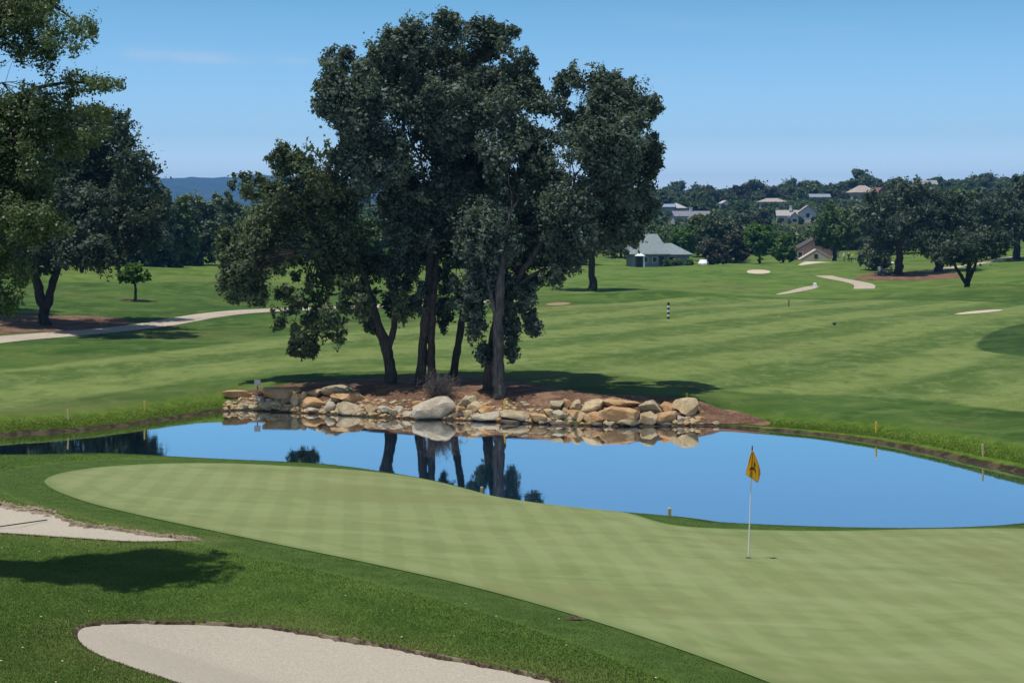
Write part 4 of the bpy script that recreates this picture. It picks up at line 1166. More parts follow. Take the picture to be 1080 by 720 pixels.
    tag(mb.build('gravel', [mats['o'], mats['t'], mats['g']]), 'small loose stones between the boulders of the bank', 'gravel', kind='stuff')
boulders()

# ------------------------------------------------------------------ stakes, signs, posts
YELLOW = plain('stake_yellow', (.62, .43, .045), .5, .3, .15, 20)
WHITE = plain('white_paint', (.78, .78, .76), .45, .4, .05, 10)
BLACK = plain('black_paint', (.012, .012, .014), .45, .4, .2, 10)
DARKMETAL = plain('dark_metal', (.03, .03, .034), .45, .5, .2, 10)
def stakes():
    G = 'yellow hazard stakes round the pond'
    L = [(72,443,11,'faded yellow stake on the left bank, closest to the left edge of the photo', .7),
         (152.5,434,11,'bright yellow stake on the left bank between the faded one and the rocks', 1.0),
         (256,431,9,'dull orange stake at the left end of the rocks by the grey sign', .5),
         (531.5,438,17,'yellow stake between the boulders in front of the pale trunk', .9),
         (724,425,10,'yellow stake behind the huge boulder ending the wall', .9),
         (924,456,11,'yellow stake on the right bank above the flag', 1.0),
         (1037,481,12,'yellow brown stake at the far right of the pond bank', .55),
         (508,499,6,'short pale stake on the rear edge of the green below the pale trunk', .75),
         (706,531,8,'pale stake on the mound at the rear right of the green', .75)]
    for px, py, h, lab, y in L:
        if py > 490 and px < 1000:                       # on the rim of the green, seen against the water
            dd = np.arange(30, 50, .1); xx = (px - CX) / F_PX * dd      # stand on the rim itself
            d = dd[np.argmax((T0(xx, dd) - CAMH) / dd)] + .1; p = on(px, d)
        else: p = onp(px, py)
        s = p.y / F_PX; H = h * s; w = max(.07, 1.9 * s * .8)
        m = YELLOW if y > .8 else plain('faded_stake', (.55 * (.6 + .4 * y), .45 * (.6 + .4 * y), .20), .7, .2, .2, 20)
        mb = MB(); mb.box((0, 0, H / 2 - .05), (w, w * .8, H + .1), .2); mb.box((0, 0, H + .005), (w * 1.03, w * .82, .03), .2, taper=.5)
        o = mb.build('hazard_stake', m, loc=p); o.rotation_euler = (0, R(random.Random(px).uniform(-4, 4)), 0)
        tag(o, lab, 'stake', G)
stakes()

def flagstick():
    p = onp(789.3, 589); s = p.y / F_PX
    root = empty('flagstick', p, 0, 'white flagstick with a limp orange yellow flag standing in the green', 'flagstick')
    H = 119 * s
    top = 4.2 * s                                         # the pin leans a touch to the right
    def ax(z): return top * z / H
    mb = MB(); zs = np.linspace(-.1, H * .78, 12)
    mb.tube([(ax(z), 0, z) for z in zs], np.linspace(.0135, .010, 12), 10)
    mb.build('pole', WHITE, root, True)
    mb = MB(); zs = np.linspace(H * .78, H, 5)
    mb.tube([(ax(z), 0, z) for z in zs], .0125, 10); mb.build('pole_tip', BLACK, root, True)
    # limp cloth: gathered at the top, folds fan out towards the hem
    t = NT('flag_cloth'); tc = t.n('ShaderNodeTexCoord').outputs['Object']
    c = t.mix(t.noise(tc, 9, 3), (.62, .30, .012), (.78, .42, .025))
    b = t.bsdf(c, .75, .15); tr = t.n('ShaderNodeBsdfTranslucent'); tr.inputs['Color'].default_value = (.8, .42, .03, 1)
    mx = t.n('ShaderNodeMixShader'); mx.inputs[0].default_value = .3; t.l(b, mx.inputs[1]); t.l(tr.outputs[0], mx.inputs[2])
    cloth = t.done(mx.outputs[0])
    nu, nv = 34, 30; V = []
    z1 = H - 5.5 * s; 
    Lp = [(0, -1.0, 1.0), (.30, -3.4, 4.2), (.55, -5.0, 6.4), (.78, -6.4, 8.2), (1, -7.0, 8.8)]        # height share, left and right edge in photo pixels
    for j in range(nv):
        f = j / (nv - 1)
        le = np.interp(f, [q[0] for q in Lp], [q[1] for q in Lp]) * s; ri = np.interp(f, [q[0] for q in Lp], [q[2] for q in Lp]) * s
        for i in range(nu):
            g = i / (nu - 1)
            hem = 24.5 + 8.5 * min(1, g / .78) - max(0, g - .78) * 42     # slanting hem, longest near its right corner
            z = z1 - f * hem * s
            x = ax(z1) + le + (ri - le) * g
            y = -.022 - .030 * f * math.sin(g * 9.5 + .6) - .05 * f * math.sin(g * 3.1) - .008 * math.sin(g * 21 + f * 3)
            V.append((x, y, z))
    F = [(j * nu + i, j * nu + i + 1, (j + 1) * nu + i + 1, (j + 1) * nu + i) for j in range(nv - 1) for i in range(nu - 1)]
    mb = MB(); mb.add(V, F); fl = mb.build('flag', cloth, root, True)
    so = fl.modifiers.new('thick', 'SOLIDIFY'); so.thickness = .004; so.offset = 0
    # dark crest printed on the cloth, folded with it: a small leaf-like head over a curved bar
    Vn = np.array(V).reshape(nv, nu, 3); mb = MB()
    def patch(cells):
        for j, i0, i1 in cells:
            for i in range(i0, i1):
                q = [Vn[j, i], Vn[j, i + 1], Vn[j + 1, i + 1], Vn[j + 1, i]]
                mb.add(np.array(q) + np.array([0, -.006, 0]), [(0, 1, 2, 3)])
    patch([(10, 20, 23), (11, 19, 25), (12, 19, 25), (13, 19, 24), (14, 19, 22), (15, 18, 20), (16, 16, 19)])
    patch([(17, 11, 22), (18, 8, 23), (19, 7, 12), (20, 6, 8), (19, 20, 23), (20, 21, 22)])
    patch([(2, 14, 16), (3, 13, 15)])
    mb.build('crest', plain('crest_print', (.05, .028, .012), .7), root)
    mb = MB(); a = np.linspace(0, 2 * np.pi, 20, endpoint=False)
    n = Vector((.06, .08, 1)).normalized()
    ring = [(.054 * math.cos(t), .054 * math.sin(t), .020 - (.06 * .054 * math.cos(t) + .08 * .054 * math.sin(t))) for t in a]
    mb.add(ring, [list(range(20))]); mb.build('cup_shade', BLACK, root)  # flat black disc; the shade inside the hole is put into its colour
flagstick()

def small_things():
    # grey sign plate by the rocks
    p = onp(271.5, 411); s = p.y / F_PX
    root = empty('sign_plate', p, 0, 'small grey sign plate on a short post among the left boulders', 'sign')
    mb = MB(); mb.box((0, 0, .36), (6.6 * s, .03, 6.2 * s)); mb.build('plate', plain('grey_plate', (.34, .34, .35), .5), root)
    mb = MB(); mb.box((0, .03, .12), (.05, .03, .44)); mb.build('post', DARKMETAL, root)
    # striped distance post
    d = 131; p = on(705, d); s = d / F_PX
    root = empty('striped_post', p, 0, 'black and white striped distance post in the middle of the fairway', 'post')
    z0 = 0.0; H = 16.5 * s; k = 7
    for i in range(k):
        mb = MB(); mb.tube([(0, 0, z0 + H * i / k), (0, 0, z0 + H * (i + 1) / k)], .105, 12)
        mb.build('band', BLACK if i % 2 == 0 else WHITE, root)
    mb = MB(); mb.tube([(0, 0, H), (0, 0, H + .05), (0, 0, H + .08)], [.105, .09, .03], 12); mb.build('cap', BLACK, root)
    # white tee marker at the upper end of the tee path
    d = 207; p = on(859.5, d); mb = MB()
    mb.box((0, 0, .28), (.5, .4, .56), taper=.8); mb.box((0, 0, .585), (.36, .28, .06), taper=.7)
    tag(mb.build('tee_box', WHITE, loc=p), 'small white box at the upper end of the pale tee path', 'tee box')
    d = 152; p = on(832, d); mb = MB(); mb.tube([(0, 0, -.1), (0, 0, .35), (0, 0, .6)], [.05, .05, .04], 8); mb.tube([(0, 0, .6), (0, 0, .66), (0, 0, .72)], [.09, .09, .03], 8)
    tag(mb.build('marker_post', DARKMETAL, loc=p), 'thin dark marker post on the fairway below the pale tee path', 'post')
    d = 122; p = on(880, d); bm = bmesh.new(); bmesh.ops.create_icosphere(bm, subdivisions=3, radius=.15)
    for v in bm.verts: v.co.z = v.co.z * .9 + .12
    me = bpy.data.meshes.new('marker_ball'); bm.to_mesh(me); bm.free(); me.materials.append(DARKMETAL)
    for q in me.polygons: q.use_smooth = True
    o = link(bpy.data.objects.new('marker_ball', me)); o.location = p; tag(o, 'small dark round marker sitting alone on the open fairway', 'marker')
    # distant flag on the upper green
    d = 268; p = on(901, d); root = empty('flagstick', p, 0, 'tiny distant flagstick with yellow flag below the two golfers', 'flagstick')
    mb = MB(); mb.tube([(0, 0, 0), (0, 0, 2.1)], .03, 8); mb.build('pole', plain('pale_pole', (.6, .58, .4)), root)
    mb = MB(); mb.add([(0, 0, 2.05), (.05, -.03, 1.6), (.30, .02, 1.62), (.36, -.02, 1.95)], [(0, 1, 2, 3)]); mb.build('flag', YELLOW, root)
    # bare twiggy bush over the giant boulder
    p = onp(463, 421); rng = np.random.default_rng(51); mb = MB(); s = p.y / F_PX
    for _ in range(150):
        a = rng.uniform(0, 6.28); e = rng.uniform(.15, 1.35); L = rng.uniform(.55, 1.25)
        dr = np.array([math.cos(a) * math.cos(e), math.sin(a) * math.cos(e) * .8, math.sin(e)])
        q = bez(np.array([rng.normal(0, .12), rng.normal(0, .1), -.05]), dr * L * .5 + rng.normal(0, .08, 3), dr * L + rng.normal(0, .12, 3), 6)
        mb.tube(q, np.linspace(.013, .004, 6), 4, cap=False)
        for _ in range(8):
            i = rng.integers(2, 6); e2 = q[i] + rng.normal(0, .2, 3) + np.array([0, 0, .05])
            mb.tube(bez(q[i], (q[i] + e2) / 2 + rng.normal(0, .04, 3), e2, 4), [.007, .006, .005, .003], 3, cap=False)
    o = mb.build('bare_bush', plain('grey_twig', (.105, .090, .082), .9, .1), loc=p + Vector((0, 0, .15)))
    tag(o, 'leafless grey twiggy bush behind the giant cream boulder', 'bush')
    # bunker rakes
    for pts, lab in [([(-6, 554.2), (50, 547.2)], 'dark rake lying across the sand of the left bunker')]:
        a, b = (onp(*q) for q in pts)
        pol = B_LEFT if pts[0][1] < 600 else B_FRONT
        za, zb = (float(bunker_floor(np.array([q.x]), np.array([q.y]), sdf_poly(np.array([q.x]), np.array([q.y]), pol, 5.))[0]) + .03 for q in (a, b))
        if pts[0][1] > 600: za = a.z + .03; zb = b.z + .03
        a = Vector((a.x, a.y, za)); b = Vector((b.x, b.y, zb)); root = empty('bunker_rake', a, 0, lab, 'rake'); dv = b - a
        mb = MB(); mb.tube([(0, 0, 0), dv * .5, dv], .011, 8); mb.build('handle', BLACK, root)
        mb = MB(); n = Vector((-dv.y, dv.x, 0)).normalized()
        w = .25 if pts[0][1] < 600 else .12
        mb.tube([-n * w, n * w], .015, 6)
        for k in range(9): q = n * (-w + .25 * w * k); mb.tube([q, q + Vector((0, 0, -.05))], .006, 5)
        mb.build('rake_head', BLACK, root)
    # a torn divot on the collar
    p = onp(606, 653); mb = MB(); rng = np.random.default_rng(3)
    a = np.linspace(0, 6.28, 14, endpoint=False); r = .09 * (1 + rng.normal(0, .2, 14))
    mb.add(np.column_stack([r * np.cos(a) * 1.5, r * np.sin(a), -.09*np.cos(a)*1.5*.06+ .022 + rng.normal(0, .004, 14)]).tolist() + [(0, 0, .05)], [(k, (k + 1) % 14, 14) for k in range(14)])
    tag(mb.build('divot', LIPM, loc=p), 'small brown torn divot in the collar grass', 'divot')
small_things()

# ------------------------------------------------------------------ people, cart, car
SKIN = plain('skin', (.45, .28, .20), .6, .3, .05)
def person(px, d, rz, label, top, legs, hat, pose, h=1.75):
    """one continuous figure grown over a jointed skeleton, coloured by what is worn"""
    P = {'pel': (0, 0, .95), 'belly': (0, -.01, 1.10), 'chest': (0, -.02, 1.32), 'neck': (0, -.03, 1.50), 'head': (0, -.05, 1.62), 'crown': (0, -.05, 1.74)}
    for s, n in ((-1, 'l'), (1, 'r')):
        P['hip' + n] = (.09 * s, 0, .90); P['kn' + n] = (.11 * s, -.03, .50); P['an' + n] = (.12 * s, .01, .09); P['to' + n] = (.14 * s, -.15, .04)
        P['sh' + n] = (.19 * s, -.02, 1.42)
        if pose == 'putt': P['el' + n] = (.17 * s, -.20, 1.15); P['ha' + n] = (.03 * s, -.32, .92)
        else: P['el' + n] = (.26 * s, .02, 1.15); P['ha' + n] = (.24 * s, -.10, .92)
    if pose == 'putt':
        for k in ('belly', 'chest', 'neck', 'head', 'crown', 'shl', 'shr', 'ell', 'elr', 'hal', 'har'):
            x, y, z = P[k]; a = .45; q = (z - .95); P[k] = (x, y - math.sin(a) * q, .95 + math.cos(a) * q)
    rad = {'pel': .15, 'belly': .14, 'chest': .16, 'neck': .06, 'head': .10, 'crown': .075}
    for n in 'lr': rad.update({'hip' + n: .10, 'kn' + n: .065, 'an' + n: .045, 'to' + n: .04, 'sh' + n: .075, 'el' + n: .048, 'ha' + n: .042})
    E = [('pel', 'belly'), ('belly', 'chest'), ('chest', 'neck'), ('neck', 'head'), ('head', 'crown')]
    for n in 'lr': E += [('pel', 'hip' + n), ('hip' + n, 'kn' + n), ('kn' + n, 'an' + n), ('an' + n, 'to' + n), ('chest', 'sh' + n), ('sh' + n, 'el' + n), ('el' + n, 'ha' + n)]
    ks = list(P); me = bpy.data.meshes.new('tmp'); me.from_pydata([P[k] for k in ks], [(ks.index(a), ks.index(b)) for a, b in E], [])
    o = link(bpy.data.objects.new('tmp', me))
    o.modifiers.new('s', 'SKIN'); sk = me.skin_vertices[0].data
    for i, k in enumerate(ks): sk[i].radius = (rad[k], rad[k] * (.72 if k in ('chest', 'belly', 'pel') else 1)); 
    sk[ks.index('pel')].use_root = True
    sb = o.modifiers.new('u', 'SUBSURF'); sb.levels = sb.render_levels = 2
    dg = bpy.context.evaluated_depsgraph_get(); m2 = bpy.data.meshes.new_from_object(o.evaluated_get(dg))
    bpy.data.objects.remove(o); bpy.data.meshes.remove(me)
    m2.materials.clear()
    for m in (SKIN, top, legs, hat, BLACK): m2.materials.append(m)
    hd = Vector(P['head']); ch = Vector(P['chest'])
    for f in m2.polygons:
        c = f.center; f.use_smooth = True
        hand = min((c - Vector(P['hal'])).length, (c - Vector(P['har'])).length) < .13
        if (c - hd).length < .16 or (c - Vector(P['crown'])).length < .13: f.material_index = 3 if (c - hd).dot(Vector(P['crown']) - hd) > .004 else 0
        elif hand: f.material_index = 0
        elif c.z < .10: f.material_index = 4
        elif c.z < .97: f.material_index = 2
        else: f.material_index = 1
    b = on(px, d); o = link(bpy.data.objects.new('person', m2)); o.location = b; o.rotation_euler = (0, 0, rz)
    return tag(o, label, 'person', 'golfers on the far green')
WSHIRT = plain('white_shirt', (.75, .75, .73), .8); NEON = plain('neon_shirt', (.45, .75, .05), .8); DK = plain('dark_cloth', (.025, .027, .035), .85); KH = plain('khaki', (.30, .26, .19), .85)
person(890.2, 287, .4, 'golfer in a white shirt and grey trousers standing left of the other two', WSHIRT, plain('grey_cloth', (.20, .20, .21), .85), WSHIRT, 'stand')
person(895.2, 286, -.3, 'golfer in dark clothes with a white cap in the middle', DK, DK, WSHIRT, 'stand', 1.8)
person(897.8, 284, 1.2, 'golfer in a neon yellow green shirt bending over a putt', NEON, DK, NEON, 'putt')

def wheel(parent, c, r, w):
    mb = MB(); a = np.linspace(0, 2 * np.pi, 25)[:-1]
    ring = [(r * .72, -w / 2), (r, -w * .4), (r, w * .4), (r * .72, w / 2)]
    V = [(c[0] + q * math.cos(t), c[1] + y, c[2] + q * math.sin(t)) for q, y in ring for t in a]
    F = [(k * 24 + i, k * 24 + (i + 1) % 24, (k + 1) * 24 + (i + 1) % 24, (k + 1) * 24 + i) for k in range(3) for i in range(24)] + [tuple(range(24)), tuple(range(72, 96))[::-1]]
    mb.add(V, F); wh = mb.build('wheel', BLACK, parent)
    mb = MB(); mb.tube([(c[0], c[1] - w * .53, c[2]), (c[0], c[1] + w * .53, c[2])], r * .5, 16); mb.build('rim', plain('rim_grey', (.4, .4, .4), .4), wh)

def golf_cart(px, d, rz, label):
    root = empty('golf_cart', on(px, d), rz, label, 'golf cart')
    dk = plain('cart_black', (.02, .022, .028), .35, .5)
    for x in (-.82, .82):
        for y in (-.48, .48): wheel(root, (x, y, .23), .23, .18)
    mb = MB()
    mb.box((0, 0, .36), (2.2, .98, .16)); mb.box((.86, 0, .60), (.55, 1.08, .36), taper=.8); mb.box((-.55, 0, .60), (1.0, 1.1, .34), taper=.95); mb.box((-.95, 0, .82), (.38, .98, .12))
    mb.build('body', dk, root)
    mb = MB(); mb.box((-.42, 0, .84), (.52, 1.0, .14), taper=.92); mb.build('seat', plain('cart_seat', (.35, .32, .27), .7), root)
    mb = MB(); mb.box((-.70, 0, 1.06), (.10, 1.0, .40), taper=.9); mb.build('backrest', plain('cart_seat', (.35, .32, .27), .7), root)
    mb = MB(); mb.box((-.12, 0, 1.88), (1.75, 1.14, .06)); mb.box((-.12, 0, 1.925), (1.55, .98, .04), taper=.85); mb.build('roof', dk, root)
    for x, x2 in ((.66, .52), (-.82, -.80)):
        for y in (-.46, .46):
            mb = MB(); mb.tube([(x, y, .62), (x2, y, 1.86)], .022, 6); mb.build('post', DARKMETAL, root)
    mb = MB(); mb.tube([(.55, .22, .70), (.34, .22, 1.02)], .018, 6)
    a = np.linspace(0, 2 * np.pi, 17); mb.tube([(.33 + .10 * math.cos(t), .22 + .17 * math.sin(t), 1.03 + .10 * math.cos(t)) for t in a], .014, 6); mb.build('steering_wheel', BLACK, root)
    mb = MB(); mb.tube([(-1.02, .2, .75), (-1.08, .2, 1.45)], [.15, .17], 10); mb.tube([(-1.02, -.22, .75), (-1.08, -.22, 1.45)], [.15, .17], 10); mb.build('golf_bag', plain('bag_white', (.5, .5, .5), .7), root)
golf_cart(934, 236, .25, 'dark golf cart with white bags parked in the oak shade')

def car(px, d, rz, label):
    root = empty('parked_car', on(px, d), rz, label, 'car')
    sec = [(-2.15, .55, .78, .80), (-1.95, .45, .98, .86), (-1.25, .35, 1.02, .88), (-.75, .35, 1.42, .66), (.35, .35, 1.46, .66), (1.0, .35, 1.0, .86), (1.85, .40, .86, .84), (2.15, .5, .70, .74)]
    V = []; 
    for x, z0, z1, w in sec:
        zb = min(.98, z1)
        for y, z in ((-.86, z0), (-.90, .62), (-.86, zb - .04), (-w, z1), (w, z1), (.86, zb - .04), (.90, .62), (.86, z0)): V.append((x, y, z))
    F = [(k * 8 + i, k * 8 + (i + 1) % 8, (k + 1) * 8 + (i + 1) % 8, (k + 1) * 8 + i) for k in range(7) for i in range(8)] + [tuple(range(8)), tuple(range(56, 64))[::-1]]
    mb = MB(); mb.add(V, F); mb.build('body', plain('car_white', (.75, .75, .75), .25, .5, .03), root, True)
    gl = plain('car_glass', (.02, .025, .03), .1, .6)
    for sgn in (-1, 1):
        mb = MB(); mb.add([(-1.0, .86 * sgn, 1.02), (.75, .86 * sgn, 1.02), (.3, .70 * sgn, 1.38), (-.70, .70 * sgn, 1.36)], [(0, 1, 2, 3)]); mb.build('side_window', gl, root)
        for x in (-1.35, 1.35): wheel(root, (x, .82 * sgn, .32), .32, .2)
        mb = MB(); mb.box((2.08, .6 * sgn, .70), (.14, .34, .12)); mb.build('headlight', gl, root)
    mb = MB(); mb.add([(.98, -.72, 1.03), (.98, .72, 1.03), (.42, .60, 1.43), (.42, -.60, 1.43)], [(0, 1, 2, 3)]); mb.build('windscreen', gl, root)
car(742, 308, 1.35, 'white car parked behind the fairway crest, beside the grey roofed house')

# ------------------------------------------------------------------ houses
def shingle(name, col):
    t = NT(name); p = t.n('ShaderNodeTexCoord').outputs['Object']
    n = t.noise(t.coord(p, (2.5, 2.5, 9)), 1, 4, .7); n2 = t.noise(p, .5, 3)
    c = t.mix(t.sstep(n, .3, .7), tuple(q * .78 for q in col), tuple(min(1, q * 1.18) for q in col))
    c = t.mix(t.math('MULTIPLY', n2, .3), c, tuple(q * .6 for q in col))
    return t.done(t.bsdf(c, .85, .2, t.bump(n, .4, .05)))
GLASSM = plain('window_glass', (.025, .03, .036), .12, .6)
TRIM = plain('trim_white', (.68, .68, .66), .6)

def roof_mesh(mb, x0, x1, y0, y1, ze, zr, kind, over=.5, th=.18, rx0=None, rx1=None):
    """hip, gable (ridge along x) or front gable (ridge along y) roof as a closed slab"""
    x0 -= over; x1 += over; y0 -= over; y1 += over; ym = (y0 + y1) / 2; xm = (x0 + x1) / 2
    if kind == 'hip':
        h = (y1 - y0) / 2; a = x0 + h if rx0 is None else rx0; b = x1 - h if rx1 is None else rx1
        if a > b: a = b = xm
        T = [(x0, y0, ze), (x1, y0, ze), (x1, y1, ze), (x0, y1, ze), (a, ym, zr), (b, ym, zr)]; F = [(0, 1, 5, 4), (1, 2, 5), (2, 3, 4, 5), (3, 0, 4)]
    elif kind == 'gable':
        T = [(x0, y0, ze), (x1, y0, ze), (x1, y1, ze), (x0, y1, ze), (x0, ym, zr), (x1, ym, zr)]; F = [(0, 1, 5, 4), (2, 3, 4, 5)]
    else:
        T = [(x0, y0, ze), (x1, y0, ze), (x1, y1, ze), (x0, y1, ze), (xm, y0, zr), (xm, y1, zr)]; F = [(0, 4, 5, 3), (1, 2, 5, 4)]
    n = len(T); B = [(x, y, z - th) for x, y, z in T]
    FF = list(F) + [tuple(i + n for i in f)[::-1] for f in F]
    if kind == 'hip': E = [(0, 1), (1, 2), (2, 3), (3, 0)]
    elif kind == 'gable': E = [(0, 1), (1, 5), (5, 2), (2, 3), (3, 4), (4, 0)]
    else: E = [(0, 3), (1, 2), (0, 4), (4, 1), (2, 5), (5, 3)]
    FF += [(a + n, b + n, b, a) for a, b in E]
    mb.add(T + B, FF)

def wall_block(mb, x0, x1, y0, y1, z0, ze, kind=None, zr=None):
    mb.box(((x0 + x1) / 2, (y0 + y1) / 2, (z0 + ze) / 2), (x1 - x0, y1 - y0, ze - z0))
    if kind == 'front':
        xm = (x0 + x1) / 2
        mb.add([(x0, y0, ze + .002), (x1, y0, ze + .002), (xm, y0, zr), (x0, y1, ze + .002), (x1, y1, ze + .002), (xm, y1, zr)], [(0, 1, 2), (5, 4, 3), (0, 2, 5, 3), (1, 4, 5, 2), (0, 3, 4, 1)])
    if kind == 'gable':
        ym = (y0 + y1) / 2
        mb.add([(x0, y0, ze + .002), (x0, y1, ze + .002), (x0, ym, zr), (x1, y0, ze + .002), (x1, y1, ze + .002), (x1, ym, zr)], [(0, 2, 1), (3, 4, 5), (0, 1, 4, 3), (0, 3, 5, 2), (1, 2, 5, 4)])

def window(root, x, y, z, w, h, frame=True):
    mb = MB()
    for dx, dz, sw, sh in ((0, h / 2 + .05, w + .2, .1), (0, -h / 2 - .05, w + .2, .1), (-w / 2 - .05, 0, .1, h), (w / 2 + .05, 0, .1, h)):
        mb.box((x + dx, y - .03, z + dz), (sw, .10, sh))
    f = mb.build('window', TRIM if frame else DARKMETAL, root)
    mb = MB(); mb.box((x, y - .02, z), (w, .05, h)); mb.build('pane', GLASSM, f)

def house(px, d, rz, label, wallc, roofc, blocks, windows=(), chim=(), zoff=0.0, doors=(), name='house', group=None, top=None):
    """blocks: (x0,x1,y0,y1,wall top,ridge,kind[,roof opts]) in metres round the base point"""
    b = on(px, d); b.z += zoff
    if top: b.z = CAMH - (top - HY) / F_PX * d - max(q[5] for q in blocks)          # set by the height of its ridge
    root = empty(name, b, rz, label, 'house', group)
    wm = wallc if not isinstance(wallc, tuple) else plain('house_wall', wallc, .85, .15, .08, 1.5); rm = shingle('roof_shingle', roofc)
    for q in blocks:
        x0, x1, y0, y1, ze, zr, k = q[:7]; opt = q[7] if len(q) > 7 else {}
        mb = MB(); wall_block(mb, x0, x1, y0, y1, -5.0, ze, k if k in ('front', 'gable') else None, zr - .12)
        mb.build('wall', opt.get('wall', wm), root)
        mb = MB(); roof_mesh(mb, x0, x1, y0, y1, ze + .12, zr, k, opt.get('over', .5), .18, opt.get('rx0'), opt.get('rx1')); rf = mb.build('roof', opt.get('roof', rm), root)
        for cx, cy, cz, cw, ch in opt.get('chim', ()):
            mb = MB(); mb.box((cx, cy, cz), (cw, cw, ch)); mb.box((cx, cy, cz + ch / 2 + .06), (cw * 1.25, cw * 1.25, .12)); mb.build('chimney', TRIM, rf)
    for w in windows: window(root, *w)
    for x, y, z, w, h in doors:
        mb = MB(); mb.box((x, y - .03, z), (w, .08, h)); mb.build('door', plain('door_dark', (.05, .045, .04), .6), root)
    return root

def houses():
    G = 'houses on the far wooded hillside'
    # grey roofed house beyond the fairway
    d = 300; u = d / F_PX
    house(700, d, R(4), 'low house with a grey green hip roof beyond the fairway crest', (.23, .26, .28), (.205, .245, .245),
          [(-6.3, .4, 0, 8, 2.0, 6.0, 'hip', {'over': .8, 'rx0': -5.0, 'rx1': -.6, 'chim': [(-3.2, 2.0, 4.1, .45, 1.1)]}), (.4 + .003, 5.2, .5, 6.5, 1.9, 4.15, 'hip', {'over': .75, 'rx0': -1.0, 'rx1': 2.2})],
          [(-3.6, -.0, 1.0, .8, 1.0), (-1.8, 0, 1.0, .8, 1.0), (1.8, .5, 1.05, 1.6, .9)], top=247, zoff=.35, doors=[(-.4, 0, .75, 1.0, 1.7)])
    b0 = on(700, d)
    for k, (px, w, h, lab) in enumerate([(704, 1.4, 1.0, 'clipped round shrub left of the pair against the grey house'), (714, 1.8, 1.1, 'clipped round shrub in the middle against the grey house'), (727, 1.2, .95, 'clipped round shrub at the right corner of the grey house')]):
        b = on(px, 297.5)
        o = generic('round_shrub', lab, b + Vector((0, 0, .2)), h * 1.2, w * 1.25, 400 + k, LEAF_MID, BARK_DARK, 900, .3, 'clipped shrubs by the grey roofed house', low=0, trunk_r=.06, clump=.35); o['category'] = 'shrub'
    # white garden canopy
    b = on(675, 292); root = empty('garden_canopy', b, 0, 'white topped square garden canopy left of the grey roofed house', 'canopy')
    mb = MB(); roof_mesh(mb, -.75, .75, -.75, .75, 2.25, 2.75, 'hip', .2, .08); mb.build('canopy_roof', WHITE, root)
    for x in (-.75, .75):
        for y in (-.75, .75):
            mb = MB(); mb.box((x, y, 1.05), (.14, .14, 2.3)); mb.build('post', WHITE if x > 0 else DARKMETAL, root)
    mb = MB(); mb.box((-.1, .72, 1.0), (1.3, .06, 2.0)); mb.build('side_curtain', plain('dark_curtain', (.05, .05, .055), .8), root)
    # pinkish house
    d = 330
    house(862, d, R(-3), 'pinkish brown house with a lighter front gable right of the bright trees', (.33, .245, .215), (.085, .075, .07),
          [(-4.7, 4.9, 2, 10, 2.6, 5.6, 'front', {'over': .3}), (-3.9, 3.1, -1.5, 2 - .003, .9, 3.2, 'front', {'over': .05, 'wall': plain('pale_gable', (.52, .43, .37), .85), 'roof': plain('pale_gable_cap', (.45, .37, .32), .85)})],
          [(-3.4, 2, 1.7, .9, 1.5), (4.1, 2, 1.5, 1.0, 1.3), (-.5, -1.5, 1.7, .6, .7, False)], top=251, zoff=.45)
    # the hillside
    d = 520
    house(732, d, R(8), 'hillside house with a grey roof, white chimney and small front gable', (.42, .42, .43), (.185, .190, .215),
          [(-6.5, 6.0, 0, 7, 3.0, 4.9, 'gable', {'chim': [(-.2, 3.5, 5.3, .9, 1.5)]}), (-2.4, 1.6, -2.5, 0 - .003, 2.2, 3.9, 'front', {'over': .35, 'wall': plain('gable_white', (.66, .66, .66), .8)})],
          [(-4.4, 0, 1.6, 1.2, 1.2), (4, 0, 1.6, 1.2, 1.2), (-.4, -2.5, 1.6, 1.0, 1.2)], top=222.5, zoff=.0, group=G)
    d = 565
    house(712, d, R(-12), 'pale roofed hillside house with a blue grey panel, above the grey gabled one', (.42, .42, .43), (.36, .36, .37),
          [(-3.4, 3.6, 0, 7, 2.6, 4.6, 'hip', {'over': .5}), (-4.0, -.2, -2.2, 0 - .003, 3.0, 4.2, 'gable', {'roof': plain('blue_panel', (.22, .27, .36), .3)})], [(1.6, 0, 1.4, 1.0, 1.0)], top=214, zoff=.6, group=G)
    d = 565
    house(842, d, R(-6), 'white hillside house with stepped gables and a white chimney', (.54, .52, .50), (.33, .305, .285),
          [(-7.6, .5, 1, 8, 3.0, 5.2, 'gable', {'chim': [(-2.6, 3.5, 5.9, 1.0, 1.9)]}), (.5 + .003, 6.6, 0, 8, 4.3, 7.0, 'front', {}), (-3.4, .4, -2.5, 1 - .003, 2.2, 4.6, 'front', {'over': .4})],
          [(3.5, 0, 3.2, 1.4, 1.6), (1.8, 0, 1.2, 1, 1.2), (5, 0, 1.2, 1, 1.2), (-1.5, -2.5, 1.3, 1.6, 1.2), (-5.8, 1, 1.6, 1.2, 1.2)], top=216.5, zoff=-.2, group=G)
    d = 700
    house(816, d, R(3), 'long low beige roofed house high on the hillside', (.44, .39, .34), (.34, .29, .25), [(-6, 6, 0, 7, 2.6, 4.4, 'hip', {})], [(-3, 0, 1.4, 1.4, 1.1), (2, 0, 1.4, 1.4, 1.1)], top=209, zoff=1.2, group=G)
    d = 700
    house(766, d, R(10), 'tiny white house front glimpsed between hillside oaks', (.66, .65, .62), (.42, .40, .37), [(-1.8, 1.8, 0, 5, 3.2, 4.6, 'front', {})], [(0, 0, 1.8, 1.0, 1.2)], top=211.5, zoff=2.2, group=G)
    d = 720
